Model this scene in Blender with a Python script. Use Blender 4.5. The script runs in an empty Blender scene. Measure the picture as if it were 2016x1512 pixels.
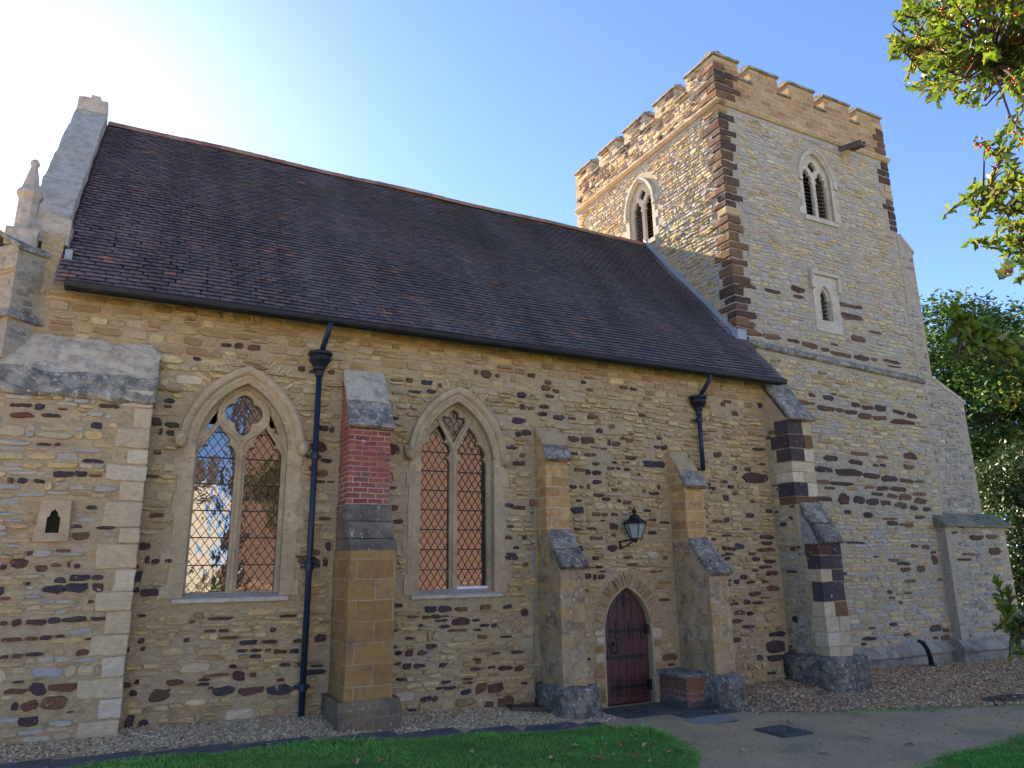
import bpy, bmesh, math, random
import numpy as np
from mathutils import Vector, Matrix
from mathutils.geometry import tessellate_polygon
R = math.radians
S = bpy.context.scene
COL = S.collection
rnd = random.Random(7)
nrg = np.random.default_rng(11)

# ------------------------------------------------------------------ camera
EYE, DIST = 2.35, 10.79
F, PITCH, YAW, ROLL = 1426.37, R(13.87), R(27.121), R(0.725)
_fw = Vector((math.sin(YAW)*math.cos(PITCH), math.cos(YAW)*math.cos(PITCH), math.sin(PITCH)))
_r = Vector((math.cos(YAW), -math.sin(YAW), 0)); _d = _fw.cross(_r)
CR = (_r*math.cos(ROLL) + _d*math.sin(ROLL)); CD = (_d*math.cos(ROLL) - _r*math.sin(ROLL))
CPOS = Vector((0, -DIST, EYE))
cam = bpy.data.cameras.new('camera'); cam_o = bpy.data.objects.new('camera', cam); COL.objects.link(cam_o)
m = Matrix((CR, -CD, -_fw)).transposed().to_4x4(); m.translation = CPOS
cam_o.matrix_world = m
cam.sensor_fit = 'HORIZONTAL'; cam.sensor_width = 36; cam.lens = F/2016*36; cam.clip_start = .05; cam.clip_end = 3000
S.camera = cam_o
# ------------------------------------------------------------------ light
SUN_EL, SUN_AZ = R(29), R(-8.0)          # azimuth from +y towards +x
w = bpy.data.worlds.new('World'); S.world = w; w.use_nodes = True
nt = w.node_tree; bg = nt.nodes['Background']; sky = nt.nodes.new('ShaderNodeTexSky')
sky.sky_type = 'NISHITA'; sky.sun_disc = False; sky.sun_elevation = SUN_EL; sky.sun_rotation = SUN_AZ
sky.air_density = .38; sky.dust_density = .095; sky.ozone_density = 3.0; sky.altitude = 50
nt.links.new(sky.outputs[0], bg.inputs[0]); bg.inputs[1].default_value = .066
sl = bpy.data.lights.new('sun', 'SUN'); sl.energy = 3.2; sl.angle = R(.5); sl.color = (1, .78, .52)
so = bpy.data.objects.new('sun', sl); COL.objects.link(so)
sdir = Vector((math.sin(SUN_AZ)*math.cos(SUN_EL), math.cos(SUN_AZ)*math.cos(SUN_EL), math.sin(SUN_EL)))
so.rotation_euler = sdir.to_track_quat('Z', 'Y').to_euler(); so.location = sdir*60
S.view_settings.view_transform = 'Standard'; S.view_settings.look = 'None'
S.view_settings.gamma = 1; S.view_settings.exposure = 3.12

def ray(px, py): return (CR*(px-1008) + CD*(py-756) + _fw*F)
def on_y(px, py, y):                       # the place on the wall plane y=const where something was measured
    v = ray(px, py); t = (y-CPOS.y)/v.y; p = CPOS + v*t; return p.x, p.z
def on_x(px, py, x):
    v = ray(px, py); t = (x-CPOS.x)/v.x; p = CPOS + v*t; return p.y, p.z
def at_d(px, py, d): return CPOS + ray(px, py).normalized()*d

# ------------------------------------------------------------------ material graph helper
class G:
    def __init__(s, name):
        s.m = bpy.data.materials.new(name); s.m.use_nodes = True; s.t = s.m.node_tree
        s.b = s.t.nodes['Principled BSDF']; s.out = s.t.nodes['Material Output']
        s._p = None
    def n(s, ty, **k):
        x = s.t.nodes.new(ty)
        for a, v in k.items(): setattr(x, a, v)
        return x
    def put(s, sock, v):
        if isinstance(v, bpy.types.NodeSocket): s.t.links.new(v, sock)
        elif v is not None:
            if sock.type == 'RGBA' and len(v) == 3: v = (*v, 1)
            sock.default_value = v
    @property
    def pos(s):
        if s._p is None: s._p = s.n('ShaderNodeTexCoord').outputs['Object']
        return s._p
    def math(s, op, a, b=None, c=None, clamp=False):
        x = s.n('ShaderNodeMath', operation=op, use_clamp=clamp)
        for i, v in enumerate((a, b, c)):
            if v is not None: s.put(x.inputs[i], v)
        return x.outputs[0]
    def vmath(s, op, a, b=None):
        x = s.n('ShaderNodeVectorMath', operation=op); s.put(x.inputs[0], a)
        if b is not None: s.put(x.inputs[1], b)
        return x.outputs[0]
    def scale(s, v, xyz): return s.vmath('MULTIPLY', v, xyz)
    def noise(s, v, sc, det=4, ro=.55, color=False):
        x = s.n('ShaderNodeTexNoise'); s.put(x.inputs['Vector'], v); x.inputs['Scale'].default_value = sc
        x.inputs['Detail'].default_value = det; x.inputs['Roughness'].default_value = ro
        return x.outputs['Color' if color else 'Fac']
    def vor(s, v, sc, feature='F1', out='Color', rand=1):
        x = s.n('ShaderNodeTexVoronoi', feature=feature); s.put(x.inputs['Vector'], v)
        x.inputs['Scale'].default_value = sc; x.inputs['Randomness'].default_value = rand
        return x.outputs[out]
    def ramp(s, f, stops, mode='LINEAR'):
        x = s.n('ShaderNodeValToRGB'); s.put(x.inputs[0], f); e = x.color_ramp; e.interpolation = mode
        while len(e.elements) < len(stops): e.elements.new(.5)
        for el, (p, c) in zip(e.elements, stops):
            el.position = p; el.color = (c, c, c, 1) if isinstance(c, (int, float)) else (*c, 1)
        return x.outputs[0]
    def mix(s, f, a, b, mode='MIX'):
        x = s.n('ShaderNodeMix', data_type='RGBA', blend_type=mode); s.put(x.inputs[0], f)
        s.put(x.inputs[6], a); s.put(x.inputs[7], b); return x.outputs[2]
    def sep(s, v):
        x = s.n('ShaderNodeSeparateXYZ'); s.put(x.inputs[0], v); return x.outputs
    def comb(s, a, b, c):
        x = s.n('ShaderNodeCombineXYZ')
        for i, v in enumerate((a, b, c)): s.put(x.inputs[i], v)
        return x.outputs[0]
    def island(s): return s.n('ShaderNodeNewGeometry').outputs['Random Per Island']
    def bump(s, h, st=.5, d=.02):
        x = s.n('ShaderNodeBump'); s.put(x.inputs['Height'], h); x.inputs['Strength'].default_value = st
        x.inputs['Distance'].default_value = d; s.t.links.new(x.outputs[0], s.b.inputs['Normal'])
    def done(s, col, rough=.85, spec=.3, metal=0):
        s.put(s.b.inputs['Base Color'], col); s.put(s.b.inputs['Roughness'], rough)
        s.b.inputs['Specular IOR Level'].default_value = spec; s.b.inputs['Metallic'].default_value = metal
        return s.m

def stone_mat(name, cols, grain=.35, lichen=0, black=0, bump=.5, rough=.9, isl=True, streak=True, wash=.38, washc=(.42, .345, .225)):
    """weathered stone: a tone per block, grain, lichen blots"""
    g = G(name); p = g.pos
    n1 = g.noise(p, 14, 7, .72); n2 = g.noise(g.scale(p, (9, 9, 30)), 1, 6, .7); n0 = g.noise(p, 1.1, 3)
    f = g.island() if isl else g.noise(p, 2.2, 2)
    k = len(cols); base = g.ramp(f, [(i/max(1, k-1) if not isl else i/k, c) for i, c in enumerate(cols)], 'CONSTANT' if isl else 'LINEAR')
    v = g.math('MULTIPLY_ADD', n1, grain*2, 1-grain)
    if streak: v = g.math('MULTIPLY', v, g.math('MULTIPLY_ADD', n2, grain*1.6, 1-grain*.8))  # ragged stretched lines: recess shadow and dirt put into the colour
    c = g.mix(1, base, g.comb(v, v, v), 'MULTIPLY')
    c = g.mix(g.ramp(n0, [(.42, 0), (.66, wash)]), c, washc)
    if black:
        b = g.ramp(g.noise(p, 5.5, 6, .7), [(.5-.1*black, 0), (.62-.06*black, 1)])
        c = g.mix(g.math('MULTIPLY', b, min(1, black)*.85), c, (.055, .055, .05))
    if lichen:
        l = g.ramp(g.noise(p, 16, 5, .6), [(.66-.08*lichen, 0), (.7-.06*lichen, 1)])
        c = g.mix(g.math('MULTIPLY', l, .75), c, (.5, .5, .47))
    g.bump(g.math('ADD', g.math('MULTIPLY', n1, .7), g.math('MULTIPLY', n2, .6 if streak else .1)), bump, .025)
    return g.done(c, rough, .2)

TAN = [(0.499, 0.368, 0.173), (0.558, 0.423, 0.208), (0.412, 0.297, 0.142), (0.521, 0.408, 0.220), (0.470, 0.348, 0.166), (0.546, 0.399, 0.174), (0.437, 0.356, 0.198), (0.528, 0.399, 0.187), (0.353, 0.246, 0.117), (0.483, 0.387, 0.217), (0.448, 0.371, 0.229), (0.579, 0.458, 0.241)]
GREYST = [(.40, .37, .30), (.46, .41, .31), (.36, .345, .31), (.50, .43, .29), (.38, .36, .32), (.43, .40, .35), (.34, .33, .31), (.47, .40, .27), (.41, .36, .28)]
IRON = [(.085, .045, .038), (.06, .04, .042), (.13, .065, .038), (.05, .042, .05), (.10, .055, .04), (.16, .085, .04), (.065, .05, .05)]
OCH = [(0.370, 0.243, 0.105), (0.442, 0.308, 0.149), (0.316, 0.202, 0.087), (0.399, 0.289, 0.162), (0.281, 0.178, 0.079), (0.428, 0.325, 0.198)]
PALE = [(.50, .41, .26), (.57, .485, .33), (.45, .37, .24), (.52, .45, .33), (.48, .385, .23)]

def mortar_mat(name, a, b, c):
    g = G(name); p = g.pos
    n = g.noise(g.scale(p, (7, 7, 15)), 1, 7, .75); n1 = g.noise(p, 30, 4, .6); n0 = g.noise(p, .8, 3)
    col = g.ramp(n, [(.3, a), (.5, b), (.68, c)])
    v = g.math('MULTIPLY_ADD', n1, .7, .65); col = g.mix(1, col, g.comb(v, v, v), 'MULTIPLY')
    col = g.mix(g.ramp(n0, [(.45, 0), (.65, .35)]), col, (.38, .34, .27))
    g.bump(g.math('ADD', n, g.math('MULTIPLY', n1, .3)), .7, .05)
    return g.done(col, .95, .15)

def ashlar_mat(name, cols, mortar, bw=.42, bh=.2, lichen=0, black=0, msize=.012, bump=.4, zbl=None):
    g = G(name); p = g.pos; x, y, z = g.sep(p)
    wob = g.math('MULTIPLY_ADD', g.noise(p, 2.5, 3), .05, -.025)
    br = g.n('ShaderNodeTexBrick'); br.offset = .5; br.squash = 1
    g.put(br.inputs['Vector'], g.comb(g.math('ADD', x, g.math('MULTIPLY', y, 1.0)), g.math('ADD', z, wob), 0))
    br.inputs['Scale'].default_value = 1; br.inputs['Brick Width'].default_value = bw; br.inputs['Row Height'].default_value = bh
    br.inputs['Mortar Size'].default_value = msize; br.inputs['Mortar Smooth'].default_value = .3; br.inputs['Bias'].default_value = 0
    g.put(br.inputs['Color1'], (0, 0, 0)); g.put(br.inputs['Color2'], (1, 1, 1)); g.put(br.inputs['Mortar'], (.5, .5, .5))
    k = len(cols); base = g.ramp(br.outputs['Color'], [(i/(k-1), c) for i, c in enumerate(cols)])
    n1 = g.noise(p, 11, 6, .65); n0 = g.noise(p, 1.7, 4)
    v = g.math('MULTIPLY_ADD', n1, .8, .6); c = g.mix(1, base, g.comb(v, v, v), 'MULTIPLY')
    c = g.mix(g.math('MULTIPLY', br.outputs['Fac'], g.ramp(n0, [(.35, .3), (.6, 1)])), c, mortar)
    if black:
        b = g.ramp(g.noise(p, 3.2, 7, .72), [(.56-.12*black, 0), (.72-.1*black, 1)])
        c = g.mix(g.math('MULTIPLY', b, .8), c, (.10, .095, .085))
    if lichen:
        l = g.ramp(g.noise(p, 19, 4, .6), [(.68-.07*lichen, 0), (.71-.06*lichen, 1)])
        c = g.mix(g.math('MULTIPLY', l, .8), c, (.56, .56, .52))
    g.bump(g.math('SUBTRACT', g.math('MULTIPLY', n1, .7), g.math('MULTIPLY', br.outputs['Fac'], .7)), bump, .02)
    return g.done(c, .9, .2)

M = {}
M['mortar'] = mortar_mat('rubble mortar', (.25, .185, .10), (.41, .315, .175), (.51, .405, .235))
M['mortar_grey'] = mortar_mat('tower mortar', (.25, .21, .145), (.38, .33, .245), (.47, .415, .325))
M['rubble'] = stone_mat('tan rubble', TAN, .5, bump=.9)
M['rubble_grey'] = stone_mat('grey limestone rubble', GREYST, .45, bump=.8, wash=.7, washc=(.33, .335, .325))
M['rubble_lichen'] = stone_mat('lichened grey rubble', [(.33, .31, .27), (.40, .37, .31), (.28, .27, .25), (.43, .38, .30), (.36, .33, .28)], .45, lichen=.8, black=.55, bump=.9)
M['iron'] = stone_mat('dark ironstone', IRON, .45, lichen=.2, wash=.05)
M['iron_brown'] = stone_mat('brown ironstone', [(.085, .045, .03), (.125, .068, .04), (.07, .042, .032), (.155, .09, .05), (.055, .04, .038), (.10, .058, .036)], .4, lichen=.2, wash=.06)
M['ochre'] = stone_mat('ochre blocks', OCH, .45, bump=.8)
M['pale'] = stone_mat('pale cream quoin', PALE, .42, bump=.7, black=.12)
M['pale2'] = stone_mat('dressed limestone', [(.42, .325, .19), (.48, .38, .235), (.37, .28, .16), (.45, .355, .215)], .42, isl=False, streak=False, bump=.5, black=.22)
M['grey_dressed'] = stone_mat('grey dressed limestone', [(.44, .39, .30), (.50, .45, .36), (.40, .36, .28)], .4, isl=False, streak=False, bump=.5, black=.25)
M['lichen'] = stone_mat('lichened weathering stone', [(.25, .235, .20), (.31, .285, .23), (.20, .19, .17)], .4, lichen=1, black=.8, isl=False, streak=False, bump=.7)
M['lichen_pale'] = stone_mat('pale lichened weathering', [(.38, .345, .285), (.49, .43, .33), (.31, .29, .25)], .45, lichen=.7, black=.5, isl=False, streak=False, bump=.6)
M['slabdark'] = stone_mat('dark weathered slab', [(.085, .075, .065), (.12, .105, .085), (.07, .065, .06)], .4, lichen=.35, black=.6, isl=False, streak=False, bump=.6)
M['coping'] = stone_mat('grey coping', [(.38, .33, .27), (.46, .40, .32), (.32, .28, .235)], .4, lichen=.6, black=.35, isl=False, streak=False, bump=.6)
M['ochre_ashlar'] = ashlar_mat('ochre ashlar', [(.24, .135, .05), (.31, .18, .065), (.27, .15, .055), (.34, .21, .085)], (.38, .29, .18), .52, .27, black=.15, msize=.008)
M['ochre_ashlar_lichen'] = ashlar_mat('lichened ochre ashlar', [(.34, .22, .10), (.43, .28, .12), (.36, .25, .14), (.42, .31, .17)], (.36, .29, .2), .40, .21, lichen=.8, black=.68)
M['ochre_bright'] = ashlar_mat('bright ochre ashlar', [(.42, .245, .085), (.50, .31, .125), (.37, .21, .075), (.47, .32, .15)], (.45, .37, .24), .38, .17, lichen=.2, black=.05)
M['parapet'] = ashlar_mat('parapet ashlar', [(.34, .205, .095), (.42, .265, .125), (.29, .17, .075), (.44, .31, .17)], (.44, .36, .24), .34, .145, lichen=.15, black=.05, msize=.009)
M['brick'] = ashlar_mat('red brick', [(.24, .065, .045), (.33, .10, .065), (.19, .055, .045), (.29, .12, .09)], (.36, .31, .26), .225, .076, lichen=.15, black=.1, msize=.009)
M['lichen_dark'] = stone_mat('dark lichened boulder', [(.16, .145, .115), (.22, .195, .15), (.13, .12, .10)], .45, lichen=.9, black=.9, isl=False, streak=False, bump=.9)
M['mossy_slab'] = stone_mat('mossy slab', [(.13, .13, .09), (.20, .19, .13), (.10, .11, .06)], .45, lichen=.4, black=.7, isl=False, streak=False, bump=.7)
M['tower_plinth'] = ashlar_mat('tower plinth', [(.30, .26, .19), (.38, .33, .25), (.24, .21, .16)], (.3, .27, .2), .5, .23, lichen=.5, black=.7)
M['coping_ochre'] = stone_mat('weathered ochre slab', [(.36, .25, .13), (.44, .32, .17), (.31, .23, .14)], .4, lichen=.4, black=.3, isl=False, streak=False, bump=.6)
M['plinth'] = ashlar_mat('mossy plinth', [(.15, .105, .06), (.21, .15, .085), (.13, .10, .065)], (.2, .17, .12), .4, .22, lichen=.5, black=.8)

def plain(name, c, rough=.5, spec=.5, metal=0, var=.15, sc=14, bump=.15):
    g = G(name); n = g.noise(g.pos, sc, 5, .6); v = g.math('MULTIPLY_ADD', n, var*2, 1-var)
    g.bump(n, bump, .01); return g.done(g.mix(1, c, g.comb(v, v, v), 'MULTIPLY'), g.math('MULTIPLY_ADD', n, .25, rough-.12), spec, metal)
def iron(name, c):
    g = G(name); p = g.pos; n = g.noise(p, 7, 6, .7); v = g.math('MULTIPLY_ADD', n, .8, .6); c2 = g.mix(1, c, g.comb(v, v, v), 'MULTIPLY')
    r = g.ramp(g.noise(p, 4.5, 7, .75), [(.60, 0), (.70, 1)]); c2 = g.mix(g.math('MULTIPLY', r, .6), c2, (.10, .05, .03)); g.bump(n, .3, .01)
    return g.done(c2, g.math('MULTIPLY_ADD', n, .4, .25), .3)
M['gutter'] = iron('weathered black iron', (.009, .012, .020))
M['pipe_blue'] = iron('weathered blue black iron', (.013, .028, .055))
M['ironwork'] = plain('wrought iron', (.012, .012, .014), .5, .4)
M['lead'] = plain('sheet lead', (.26, .29, .32), .5, .4, var=.25, sc=5)
M['leadbar'] = plain('window leading', (.035, .033, .032), .6, .3)
M['void'] = plain('dark interior', (.012, .011, .01), .9, .1)
M['louvre'] = plain('weathered louvre slate', (.075, .068, .06), .75, .3, var=.35)
M['wood'] = plain('grey board', (.10, .075, .055), .8, .2, var=.35)
M['moss_shade'] = plain('mossy recess shade', (.022, .022, .012), .9, .1, var=.5)
M['white'] = plain('white painted strip', (.7, .72, .74), .5, .4)
M['terracotta'] = plain('terracotta airbrick', (.28, .135, .075), .85, .2, var=.35)
M['redbox'] = plain('brown junction box', (.20, .07, .05), .5, .4)
M['lampglass'] = plain('frosted lamp glass', (.30, .34, .33), .25, .5, var=.12)
def _door():
    g = G('dark stained oak'); p = g.pos
    n = g.noise(g.scale(p, (28, 28, 1.6)), 1, 6, .65); n0 = g.noise(g.scale(p, (3, 3, .7)), 1, 3)
    c = g.ramp(n, [(.3, (.036, .017, .017)), (.55, (.085, .034, .031)), (.75, (.135, .058, .042))])
    c = g.mix(g.math('MULTIPLY', g.island(), .5), c, (.045, .016, .018))
    g.bump(n, .4, .01); return g.done(c, .48, .4)
M['door'] = _door()
def _tiles():
    g = G('clay roof tiles'); p = g.pos; i = g.island()
    c = g.ramp(i, [(0, (.068, .066, .078)), (.16, (.084, .076, .086)), (.30, (.056, .055, .067)), (.46, (.094, .079, .083)), (.58, (.075, .070, .081)),
                   (.72, (.102, .084, .085)), (.82, (.063, .061, .073)), (.93, (.105, .078, .075)), (.985, (.19, .10, .07)), (.997, (.22, .20, .2))], 'CONSTANT')
    x, y, z = g.sep(p)
    n0 = g.noise(g.scale(p, (.35, 1, 1)), .8, 4); n1 = g.noise(p, 16, 5, .65)
    # redder, cleaner tiles lie towards the east end, sooty ones to the west
    k = g.math('MULTIPLY', g.ramp(g.math('MULTIPLY_ADD', n0, 5, g.math('MULTIPLY_ADD', x, .32, -.3)), [(.8, 1), (1.0, 0)]), 1)
    k = g.ramp(g.math('ADD', g.math('MULTIPLY', x, -.07), n0), [(.1, 0), (.75, 1)])
    c = g.mix(g.math('MULTIPLY', k, .55), c, g.mix(1, c, (2.0, 1.45, 1.55), 'MULTIPLY'))
    st = g.noise(g.scale(p, (1.6, .22, .22)), 1, 5, .65); v = g.math('MULTIPLY', g.math('MULTIPLY_ADD', n1, 1.0, .5), g.ramp(st, [(.3, .55), (.5, 1), (.7, 1.0)])); c = g.mix(1, c, g.comb(v, v, v), 'MULTIPLY')
    c = g.mix(g.ramp(st, [(.52, 0), (.7, .35)]), c, (.17, .165, .20))  # bluish sheen painted into the tile colour in streaks down the slope
    l = g.ramp(g.noise(p, 22, 4, .6), [(.66, 0), (.7, 1)]); c = g.mix(g.math('MULTIPLY', l, .35), c, (.34, .34, .36))
    ms = g.math('MULTIPLY', g.ramp(g.noise(p, 1.3, 5, .7), [(.55, 0), (.68, 1)]), g.ramp(g.math('DIVIDE', z, 12), [(.66, 0), (.86, 1)]))
    c = g.mix(g.math('MULTIPLY', ms, .7), c, (.085, .085, .04))
    g.bump(n1, .4, .01); return g.done(c, .55, .45)
M['tiles'] = _tiles()
M['ridge'] = stone_mat('red ridge tile', [(.22, .095, .07), (.27, .12, .085), (.19, .085, .065), (.24, .125, .095)], .3, lichen=.2)
def _glass():
    g = G('window glass'); p = g.pos
    n = g.noise(p, 2.2, 2); n2 = g.noise(p, 9, 2); g.bump(g.math('MULTIPLY_ADD', n2, .25, n), .12, .05)
    m = g.done((.028, .02, .017), .015, .5); g.b.inputs['IOR'].default_value = 2.1; return m
M['glass'] = _glass()
def _grass():
    g = G('grass'); p = g.pos
    n = g.noise(p, 2.1, 5, .65); i = g.island()
    c = g.ramp(i, [(0, (.10, .30, .04)), (.3, (.13, .39, .055)), (.6, (.18, .45, .07)), (.9, (.25, .48, .10)), (1, (.22, .22, .09))])
    v = g.math('MULTIPLY_ADD', n, 1.5, .25); c = g.mix(1, c, g.comb(v, v, v), 'MULTIPLY'); c = g.mix(g.ramp(g.noise(p, 1.1, 4, .6), [(.52, 0), (.72, .55)]), c, (.24, .27, .08))
    return g.done(c, .55, .35)
M['grass'] = _grass()
def _soil():
    g = G('lawn soil'); n = g.noise(g.pos, 3, 6, .7); g.bump(n, .5, .03)
    far = g.noise(g.pos, .15, 3)
    c = g.ramp(n, [(.3, (.045, .11, .02)), (.6, (.08, .21, .04)), (.8, (.13, .26, .055))])
    return g.done(c, .9, .15)
M['lawn'] = _soil()
def _path():
    g = G('gritty path'); p = g.pos
    n = g.noise(p, 2.2, 6, .7); n2 = g.noise(p, 60, 3, .7); v = g.vor(p, 75)
    c = g.ramp(n, [(.3, (.46, .31, .145)), (.55, (.62, .44, .215)), (.75, (.72, .53, .275))])
    c = g.mix(.3, c, g.mix(1, v, (.85, .68, .5), 'MULTIPLY'))
    ms = g.ramp(g.noise(p, 1.1, 5, .7), [(.5, 0), (.7, 1)]); c = g.mix(g.math('MULTIPLY', ms, .75), c, (.17, .185, .09)); c = g.mix(g.ramp(g.noise(p, 9, 5, .7), [(.55, 0), (.75, .5)]), c, (.2, .15, .10)); c = g.mix(g.ramp(g.noise(p, .45, 3), [(.45, 0), (.6, .3)]), c, (.36, .25, .2))
    g.bump(g.math('ADD', n2, n), .6, .02); return g.done(c, .95, .15)
M['path'] = _path()
M['gravel'] = stone_mat('flint gravel', [(0.680, 0.475, 0.238), (0.780, 0.601, 0.361), (0.500, 0.301, 0.139), (0.840, 0.708, 0.467), (0.600, 0.369, 0.172), (0.420, 0.281, 0.148), (0.720, 0.495, 0.246), (0.860, 0.766, 0.549), (0.620, 0.349, 0.148)], .2, streak=False, bump=.2, rough=.7)
M['gravel2'] = stone_mat('brown gravel with leaves', [(0.630, 0.353, 0.156), (0.693, 0.451, 0.230), (0.483, 0.245, 0.107), (0.798, 0.588, 0.344), (0.567, 0.284, 0.115), (0.378, 0.216, 0.115), (0.651, 0.372, 0.164), (0.840, 0.676, 0.443), (0.567, 0.255, 0.090)], .2, streak=False, bump=.2, rough=.7)
M['bounce_ground'] = mortar_mat('pale gravel drive', (.42, .34, .24), (.52, .43, .31), (.6, .5, .37))
M['gravelbase'] = mortar_mat('gravel bed', (.14, .10, .07), (.24, .18, .13), (.34, .27, .2))
def _flag():
    g = G('damp flagstone'); p = g.pos
    n = g.noise(p, 3, 6, .7); i = g.island()
    c = g.ramp(n, [(.3, (.055, .058, .052)), (.55, (.105, .105, .09)), (.8, (.16, .15, .125))])
    v = g.math('MULTIPLY_ADD', i, .5, .75); c = g.mix(1, c, g.comb(v, v, v), 'MULTIPLY')
    ms = g.ramp(g.noise(p, 6, 5, .7), [(.6, 0), (.72, 1)]); c = g.mix(g.math('MULTIPLY', ms, .5), c, (.07, .10, .03))
    g.bump(n, .4, .02); return g.done(c, .7, .35)
M['flag'] = _flag()
M['flag_pale'] = stone_mat('pale flagstone', [(.25, .24, .21), (.30, .285, .25)], .3, isl=False, streak=False)
def _kerb():
    g = G('slate grey kerb'); n = g.noise(g.pos, 4, 6, .7); g.bump(n, .4, .02)
    c = g.ramp(n, [(.3, (.06, .065, .07)), (.6, (.115, .12, .12)), (.8, (.18, .18, .155))])
    return g.done(c, .6, .4)
M['kerb'] = _kerb()
def leaf_mat(name, cols, trans=.35, rough=.5, spec=.4):
    g = G(name); c = g.ramp(g.island(), [(i/len(cols), k) for i, k in enumerate(cols)], 'CONSTANT')
    g.done(c, rough, spec)
    tr = g.n('ShaderNodeBsdfTranslucent'); g.put(tr.inputs[0], g.mix(1, c, (1.5, 1.6, .7), 'MULTIPLY'))
    mx = g.n('ShaderNodeMixShader'); mx.inputs[0].default_value = trans
    g.t.links.new(g.b.outputs[0], mx.inputs[1]); g.t.links.new(tr.outputs[0], mx.inputs[2]); g.t.links.new(mx.outputs[0], g.out.inputs[0])
    return g.m
M['leaf'] = leaf_mat('tree leaves', [(.035, .085, .022), (.045, .10, .028), (.028, .07, .022), (.055, .11, .028), (.065, .11, .03), (.04, .085, .028)], .18, .65, .12)
M['leaf_yellow'] = leaf_mat('yellowing leaves', [(.10, .13, .03), (.15, .14, .03), (.08, .12, .03), (.18, .14, .035)], .3, .65, .12)
M['leaf_dark'] = leaf_mat('dark evergreen leaves', [(.02, .045, .016), (.028, .055, .02), (.035, .065, .022)], .15)
M['holly'] = leaf_mat('holly leaves', [(.095, .165, .025), (.07, .13, .022), (.13, .19, .03), (.08, .145, .028), (.17, .21, .04), (.21, .22, .06)], .3, .2, .6)
M['berry'] = plain('red berries', (.42, .02, .015), .25, .6)
M['bark'] = plain('bark', (.075, .06, .045), .9, .15, var=.4, sc=20, bump=.8)
M['dryleaf'] = leaf_mat('dry leaf', [(.34, .19, .08), (.44, .27, .13), (.24, .12, .055), (.52, .36, .20)], .1, .7, .2)
M['housebrick'] = ashlar_mat('house brick', [(.17, .105, .09), (.20, .125, .105), (.15, .095, .08)], (.19, .14, .12), .225, .076)
M['render'] = plain('white render', (.72, .70, .66), .9, .2, var=.06)
M['slate'] = plain('house slate', (.10, .09, .09), .7, .3, var=.3)

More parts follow.
